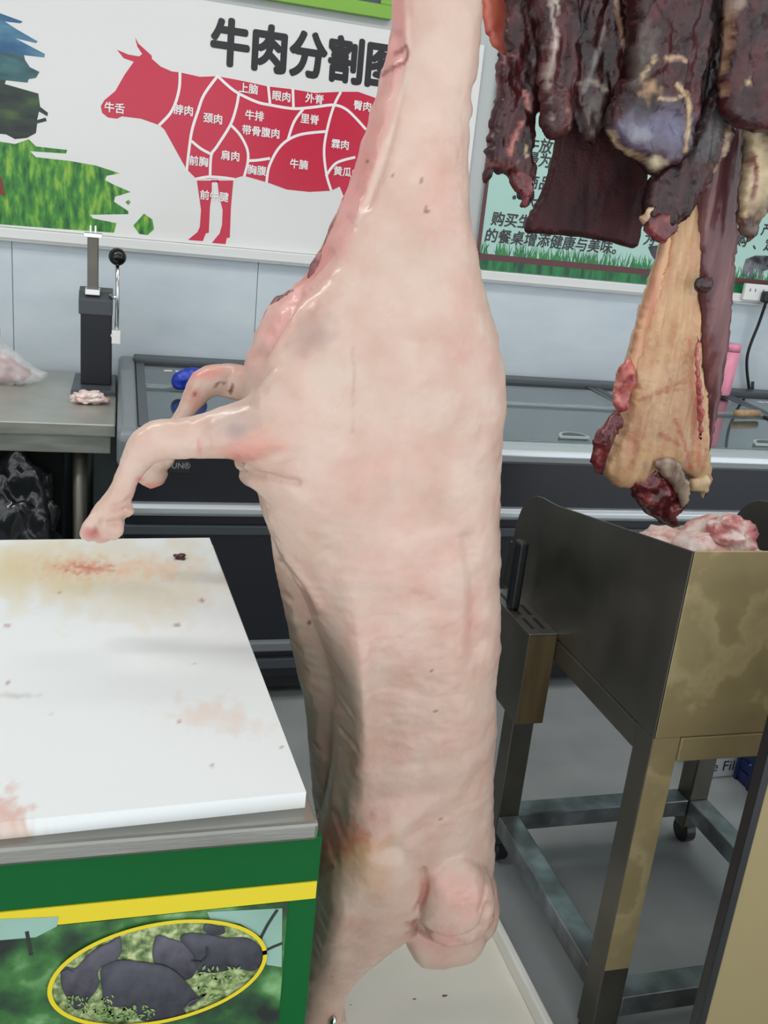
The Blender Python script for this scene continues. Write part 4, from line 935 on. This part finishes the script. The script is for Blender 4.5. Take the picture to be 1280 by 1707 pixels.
b1 = beef('beef_cut', 'ragged dark beef strip hanging closest to the carcass', [(860, -220), (841, 41), (847, 88), (830, 94), (824, 150), (819, 195), (811, 244), (809, 298), (828, 289), (852, 307), (872, 338), (884, 330), (888, 289), (892, 220), (905, 150), (914, 60), (914, -220)], 1.615, seed=1, ragged=.011, rough=.015, streak=.009, cap=.022, step=.005,
  marks=[('s', [(874, 155), (880, 168), (880, 182)], 5, PINK), ('s', [(868, 205), (860, 225), (850, 258)], 5, PINK), ('s', [(876, 245), (877, 262)], 3, CREAM), ('s', [(820, 272), (845, 280), (865, 270)], 3, (150, 90, 86), .7), ('s', [(828, 110), (850, 90), (868, 100)], 3, (150, 90, 86), .6), ('s', [(872, 0), (885, 60), (890, 130)], 3, (140, 110, 106), .7)])
beef('beef_tip', 'reddish lower tip', [(848, 285), (884, 288), (884, 330), (880, 343), (867, 343), (868, 325), (852, 310)], 1.60, MEAT_RED, cap=.014, step=.005, parent=b1, seed=53)
b2 = beef('beef_cut', 'narrow dark beef strip streaked with white sinew, second from the carcass', [(898, -220), (897, 100), (899, 205), (906, 222), (920, 235), (935, 227), (950, 212), (957, 142), (960, -220)], 1.56, seed=2, rough=.016, streak=.010, ragged=.007, cap=.022, step=.005,
  marks=[('s', [(918, -60), (920, 20), (926, 60), (922, 100), (914, 140), (920, 200)], 5, (178, 160, 150), .8, .9), ('s', [(928, -20), (930, 40), (926, 80)], 3, (200, 186, 172), .8), ('s', [(902, 60), (908, 110), (912, 150)], 4, (160, 134, 126), .7, .9), ('s', [(946, 180), (949, 215)], 3, (170, 120, 112), .6), ('b', 925, 210, 20, 12, (120, 104, 100), .6, 0, .8, .08)])
b3 = beef('beef_cut', 'dark beef piece with a grey membrane, tapering to a point left of centre', [(955, -220), (956, 142), (960, 205), (975, 234), (991, 242), (1005, 210), (1027, 165), (1047, 100), (1047, 79), (1038, 37), (1035, -220)], 1.62, seed=3, rough=.013, cap=.022, step=.005, tone=.9,
  marks=[('b', 985, 190, 26, 50, GREY, .85, 15, .7, .04), ('s', [(1008, 45), (1000, 80), (985, 120), (975, 150)], 6, (140, 134, 130), .85, .7), ('s', [(1026, -20), (1030, 30), (1040, 70), (1044, 92)], 5, (196, 158, 132), .85), ('s', [(965, 140), (985, 135), (1010, 150)], 5, (170, 152, 136), .7, .8), ('b', 975, 60, 12, 60, BLK, .7, 0)])
b4 = beef('beef_slab', 'wide flat dark red beef slab with a cut lower edge in front of the notice', [(926, 180), (925, 222), (920, 262), (902, 319), (874, 383), (912, 391), (969, 396), (1020, 405), (1058, 413), (1066, 390), (1074, 360), (1077, 300), (1079, 230), (1075, 180)], 1.685, MEAT_SMOOTH, cap=.015, rough=.003, rscale=22, ragged=.002, seed=4, streak=.004, flat=1.6)
b5 = beef('beef_cut', 'big central beef chunk with shiny blue grey silverskin', [(1048, -220), (1050, 90), (1030, 140), (1012, 185), (1012, 215), (1030, 247), (1060, 264), (1085, 288), (1110, 278), (1130, 272), (1148, 250), (1160, 200), (1165, 120), (1170, 60), (1178, -220)], 1.555, seed=5, cap=.034, rough=.015, step=.005, ragged=.008, tone=.95,
  marks=[('b', 1085, 210, 80, 46, BLUE, .92, 0, .45, .03), ('b', 1120, 215, 34, 52, (112, 108, 132), .8, 0, .5, .04), ('b', 1060, 222, 26, 18, (150, 150, 164), .8, 10, .6, .06), ('b', 1075, 175, 60, 20, BLK, .7, 0, .7, .04),
         ('s', [(1014, 222), (1026, 238), (1046, 256), (1068, 262)], 6, CREAM, .95, .5), ('b', 1094, 272, 20, 14, (206, 190, 160), .95, 0, .5, .08), ('s', [(1128, 140), (1146, 165), (1148, 210), (1142, 250)], 5, CREAM, .9, .6), ('s', [(1100, 165), (1125, 165), (1145, 155)], 4, CREAM, .8, .7),
         ('b', 1072, 90, 22, 50, GREY, .85, 20, .5, .04), ('s', [(1092, 96), (1080, 115), (1068, 130)], 5, CREAM, .85), ('s', [(1114, 98), (1130, 96), (1142, 102)], 5, (206, 170, 140), .85, .4), ('b', 1085, 150, 20, 20, (196, 158, 116), .75, 0, .8, .06), ('b', 1130, 40, 30, 60, (54, 20, 24), .8, 0)])
b7 = beef('beef_cut', 'thin black red beef strip between the central chunk and the right chunk', [(1165, -220), (1168, 60), (1156, 150), (1152, 245), (1168, 262), (1188, 240), (1200, 160), (1206, 75), (1212, -220)], 1.645, seed=7, rough=.013, cap=.022, tone=.7, step=.005,
  marks=[('b', 1188, 40, 14, 60, (84, 80, 80), .8, 10, .8, .05), ('s', [(1160, 110), (1154, 150), (1152, 200)], 4, CREAM, .7, .8)])
b8 = beef('beef_cut', 'dark beef chunk with a pale fat edge at the right edge of the photo', [(1212, -220), (1210, 15), (1207, 75), (1200, 158), (1206, 195), (1235, 214), (1270, 222), (1305, 200), (1330, -220)], 1.54, seed=8, cap=.03, rough=.010, step=.006, pale=.2,
  marks=[('s', [(1214, -40), (1212, 20), (1208, 80), (1203, 130), (1200, 158)], 7, (200, 160, 130), .9, .6), ('b', 1226, 6, 22, 14, (186, 160, 146), .85, -30), ('b', 1248, 137, 6, 5, CREAM, .9), ('b', 1245, 195, 40, 22, (46, 18, 22), .8)])
b9 = beef('beef_cut', 'dark beef flap with torn grey membrane slanting down to the fatty shank', [(1192, 150), (1214, 205), (1216, 225), (1190, 290), (1150, 345), (1125, 378), (1095, 392), (1072, 372), (1075, 330), (1088, 292), (1140, 250), (1165, 200)], 1.585, seed=9, rough=.012, cap=.024, tone=.7, step=.005,
  marks=[('b', 1188, 215, 26, 44, (96, 94, 94), .92, 20, .5, .04), ('b', 1160, 262, 40, 16, (84, 82, 86), .8, -30, .7, .05), ('s', [(1216, 205), (1208, 250), (1192, 285)], 4, (176, 150, 120), .85, .7), ('b', 1185, 262, 10, 10, BLK, .9)])
beef('beef_tip', 'red lower tip with pale fat edge', [(1067, 366), (1080, 358), (1110, 350), (1130, 358), (1120, 390), (1103, 405), (1085, 396)], 1.575, MEAT_RED, cap=.014, step=.005, rough=.006, parent=b9, seed=74)
beef('fat_edge', 'pale fat edge', [(1066, 368), (1075, 352), (1090, 346), (1086, 356), (1074, 372)], 1.56, FAT_PALE, cap=.006, step=.004, parent=b9, rough=.002, seed=75)
b10 = beef('beef_fat_strip', 'pale yellow fat strip hanging at the right edge below the dark chunk', [(1238, 195), (1240, 260), (1232, 330), (1230, 370), (1242, 398), (1256, 396), (1268, 370), (1280, 320), (1298, 230), (1290, 195)], 1.60, seed=10, cap=.022, rough=.012, ragged=.008, step=.005,
  marks=[('b', 1262, 280, 40, 110, (212, 190, 152), .97, 0, .5, .03), ('s', [(1258, 262), (1260, 300), (1254, 330)], 5, RED, .9, .6), ('b', 1244, 385, 16, 16, (110, 92, 84), .85, 0, .6, .06), ('s', [(1234, 330), (1242, 360)], 5, (196, 168, 120), .9)])
# fatty shank
SY = 1.70
z0 = at_y(1130, 870, SY)
sk_ = thing('beef_shank', 'long hanging beef shank, half yellow fat and half purple muscle, above the hopper', 'meat', (z0[0], SY, z0[2]))
beef('fat_sheet', 'yellow fat with red veins', [(1120, 360), (1160, 330), (1170, 360), (1162, 430), (1156, 490), (1160, 560), (1168, 640), (1174, 720), (1182, 790), (1176, 826), (1166, 815), (1150, 808), (1140, 790), (1100, 780), (1070, 800), (1040, 812), (1018, 806), (1004, 780), (1022, 740), (1040, 690), (1046, 620), (1052, 580), (1062, 540), (1078, 485), (1092, 440), (1106, 390)], SY-.01, cap=.035, rough=.007, ragged=.005, rscale=24, stretch=.35, streak=.014, parent=sk_, seed=80, step=.005, base=((204, 152, 116), (222, 186, 140), (236, 216, 180)), pale=.5,
  marks=[('b', 1110, 700, 70, 90, (206, 172, 142), .6, 0, .6, .03), ('s', [(1050, 640), (1090, 652), (1140, 636)], 4, (184, 112, 88), .7, .9), ('s', [(1066, 668), (1100, 655), (1140, 650)], 3, (180, 104, 84), .6, .9), ('s', [(1085, 660), (1080, 690), (1072, 730)], 3, (180, 104, 84), .6, .9), ('s', [(1125, 700), (1140, 735), (1150, 780)], 5, (190, 96, 76), .7, .8), ('s', [(1150, 560), (1154, 620), (1160, 700), (1166, 780)], 6, (206, 128, 100), .7, .7),
         ('s', [(1100, 725), (1130, 740)], 4, (186, 104, 84), .6, .9), ('s', [(1040, 720), (1060, 745), (1050, 780)], 7, (190, 128, 104), .7, .9), ('b', 1030, 775, 26, 26, (212, 172, 130), .7, 0, .8, .06), ('s', [(1105, 400), (1090, 460), (1074, 520), (1060, 580)], 5, (214, 136, 102), .7, .7), ('s', [(1118, 400), (1106, 460), (1092, 530)], 4, (206, 128, 100), .6, .8), ('b', 1120, 785, 40, 22, (168, 148, 132), .7, 0, .7, .05), ('s', [(1160, 340), (1164, 400), (1160, 470)], 5, (186, 150, 110), .7)])
mu = beef('muscle', 'dark purple muscle', [(1168, 200), (1232, 200), (1226, 330), (1220, 430), (1214, 500), (1204, 600), (1192, 690), (1184, 750), (1176, 745), (1170, 690), (1164, 600), (1158, 500), (1154, 400), (1158, 300)], SY-.02, MEAT_PURPLE, cap=.045, rough=.005, ragged=.003, rscale=18, stretch=.3, parent=sk_, seed=81, step=.007, streak=.008)
vv, ff = lump(tuple(at_y(1173, 474, SY-.068)), .021, .012, .018, 4, .15, 1.2, 4); make('muscle_knob', vv, ff, MEAT_DK, mu, smooth=True)
beef('pink_fat_edge', 'pink fat edge', [(1164, 560), (1166, 610), (1170, 660), (1172, 715), (1166, 735), (1162, 690), (1160, 640), (1158, 590)], SY-.066, PINKMEAT, cap=.008, rough=.003, parent=sk_, seed=82, step=.004)
beef('fold_edge', 'orange fat fold', [(1110, 378), (1122, 372), (1112, 430), (1096, 500), (1080, 560), (1062, 610), (1052, 640), (1048, 610), (1060, 545), (1076, 490), (1094, 435)], SY-.03, mat('orange_fat', (220, 160, 116), .4, ramp=[(.35, (204, 134, 104)), (.6, (228, 182, 136))], vscale=18, vstretch=(2, 1, .3), bump=.4, coat=.3), cap=.010, rough=.004, parent=sk_, seed=83, step=.005)
beef('flesh_clump', 'pink flesh clump', [(1032, 612), (1045, 600), (1062, 602), (1060, 630), (1050, 650), (1042, 680), (1030, 690), (1022, 665), (1028, 640)], SY-.03, PINKMEAT, cap=.02, rough=.012, rscale=50, parent=sk_, seed=84, step=.005)
beef('dark_edge', 'dark red edge', [(1028, 686), (1036, 700), (1020, 740), (1010, 775), (1002, 792), (990, 780), (984, 765), (990, 730), (1008, 706)], SY-.02, MEAT_RED, cap=.02, rough=.010, parent=sk_, seed=85, step=.005)
beef('red_tip', 'dark red meat tip', [(1050, 800), (1070, 785), (1085, 778), (1110, 790), (1135, 815), (1142, 838), (1128, 850), (1124, 872), (1108, 878), (1090, 862), (1068, 848), (1056, 826)], SY-.02, MEAT_RED, cap=.032, rough=.010, rscale=40, stretch=1, parent=sk_, seed=86, step=.005)
beef('grey_flap', 'greyish fat flap', [(1092, 770), (1110, 762), (1130, 770), (1145, 800), (1150, 815), (1140, 845), (1132, 830), (1118, 808), (1100, 790)], SY-.05, mat('greyish_fat', (170, 150, 134), .4, ramp=[(.35, (130, 104, 96)), (.6, (186, 168, 146))], vscale=24, vstretch=(2, 1, .5), bump=.5, coat=.3), cap=.010, rough=.006, parent=sk_, seed=87, step=.005)
beef('fat_drip', 'yellow fat tip', [(1150, 800), (1176, 790), (1180, 812), (1174, 830), (1164, 820), (1154, 822)], SY-.03, FAT, cap=.014, rough=.006, parent=sk_, seed=88, step=.005)
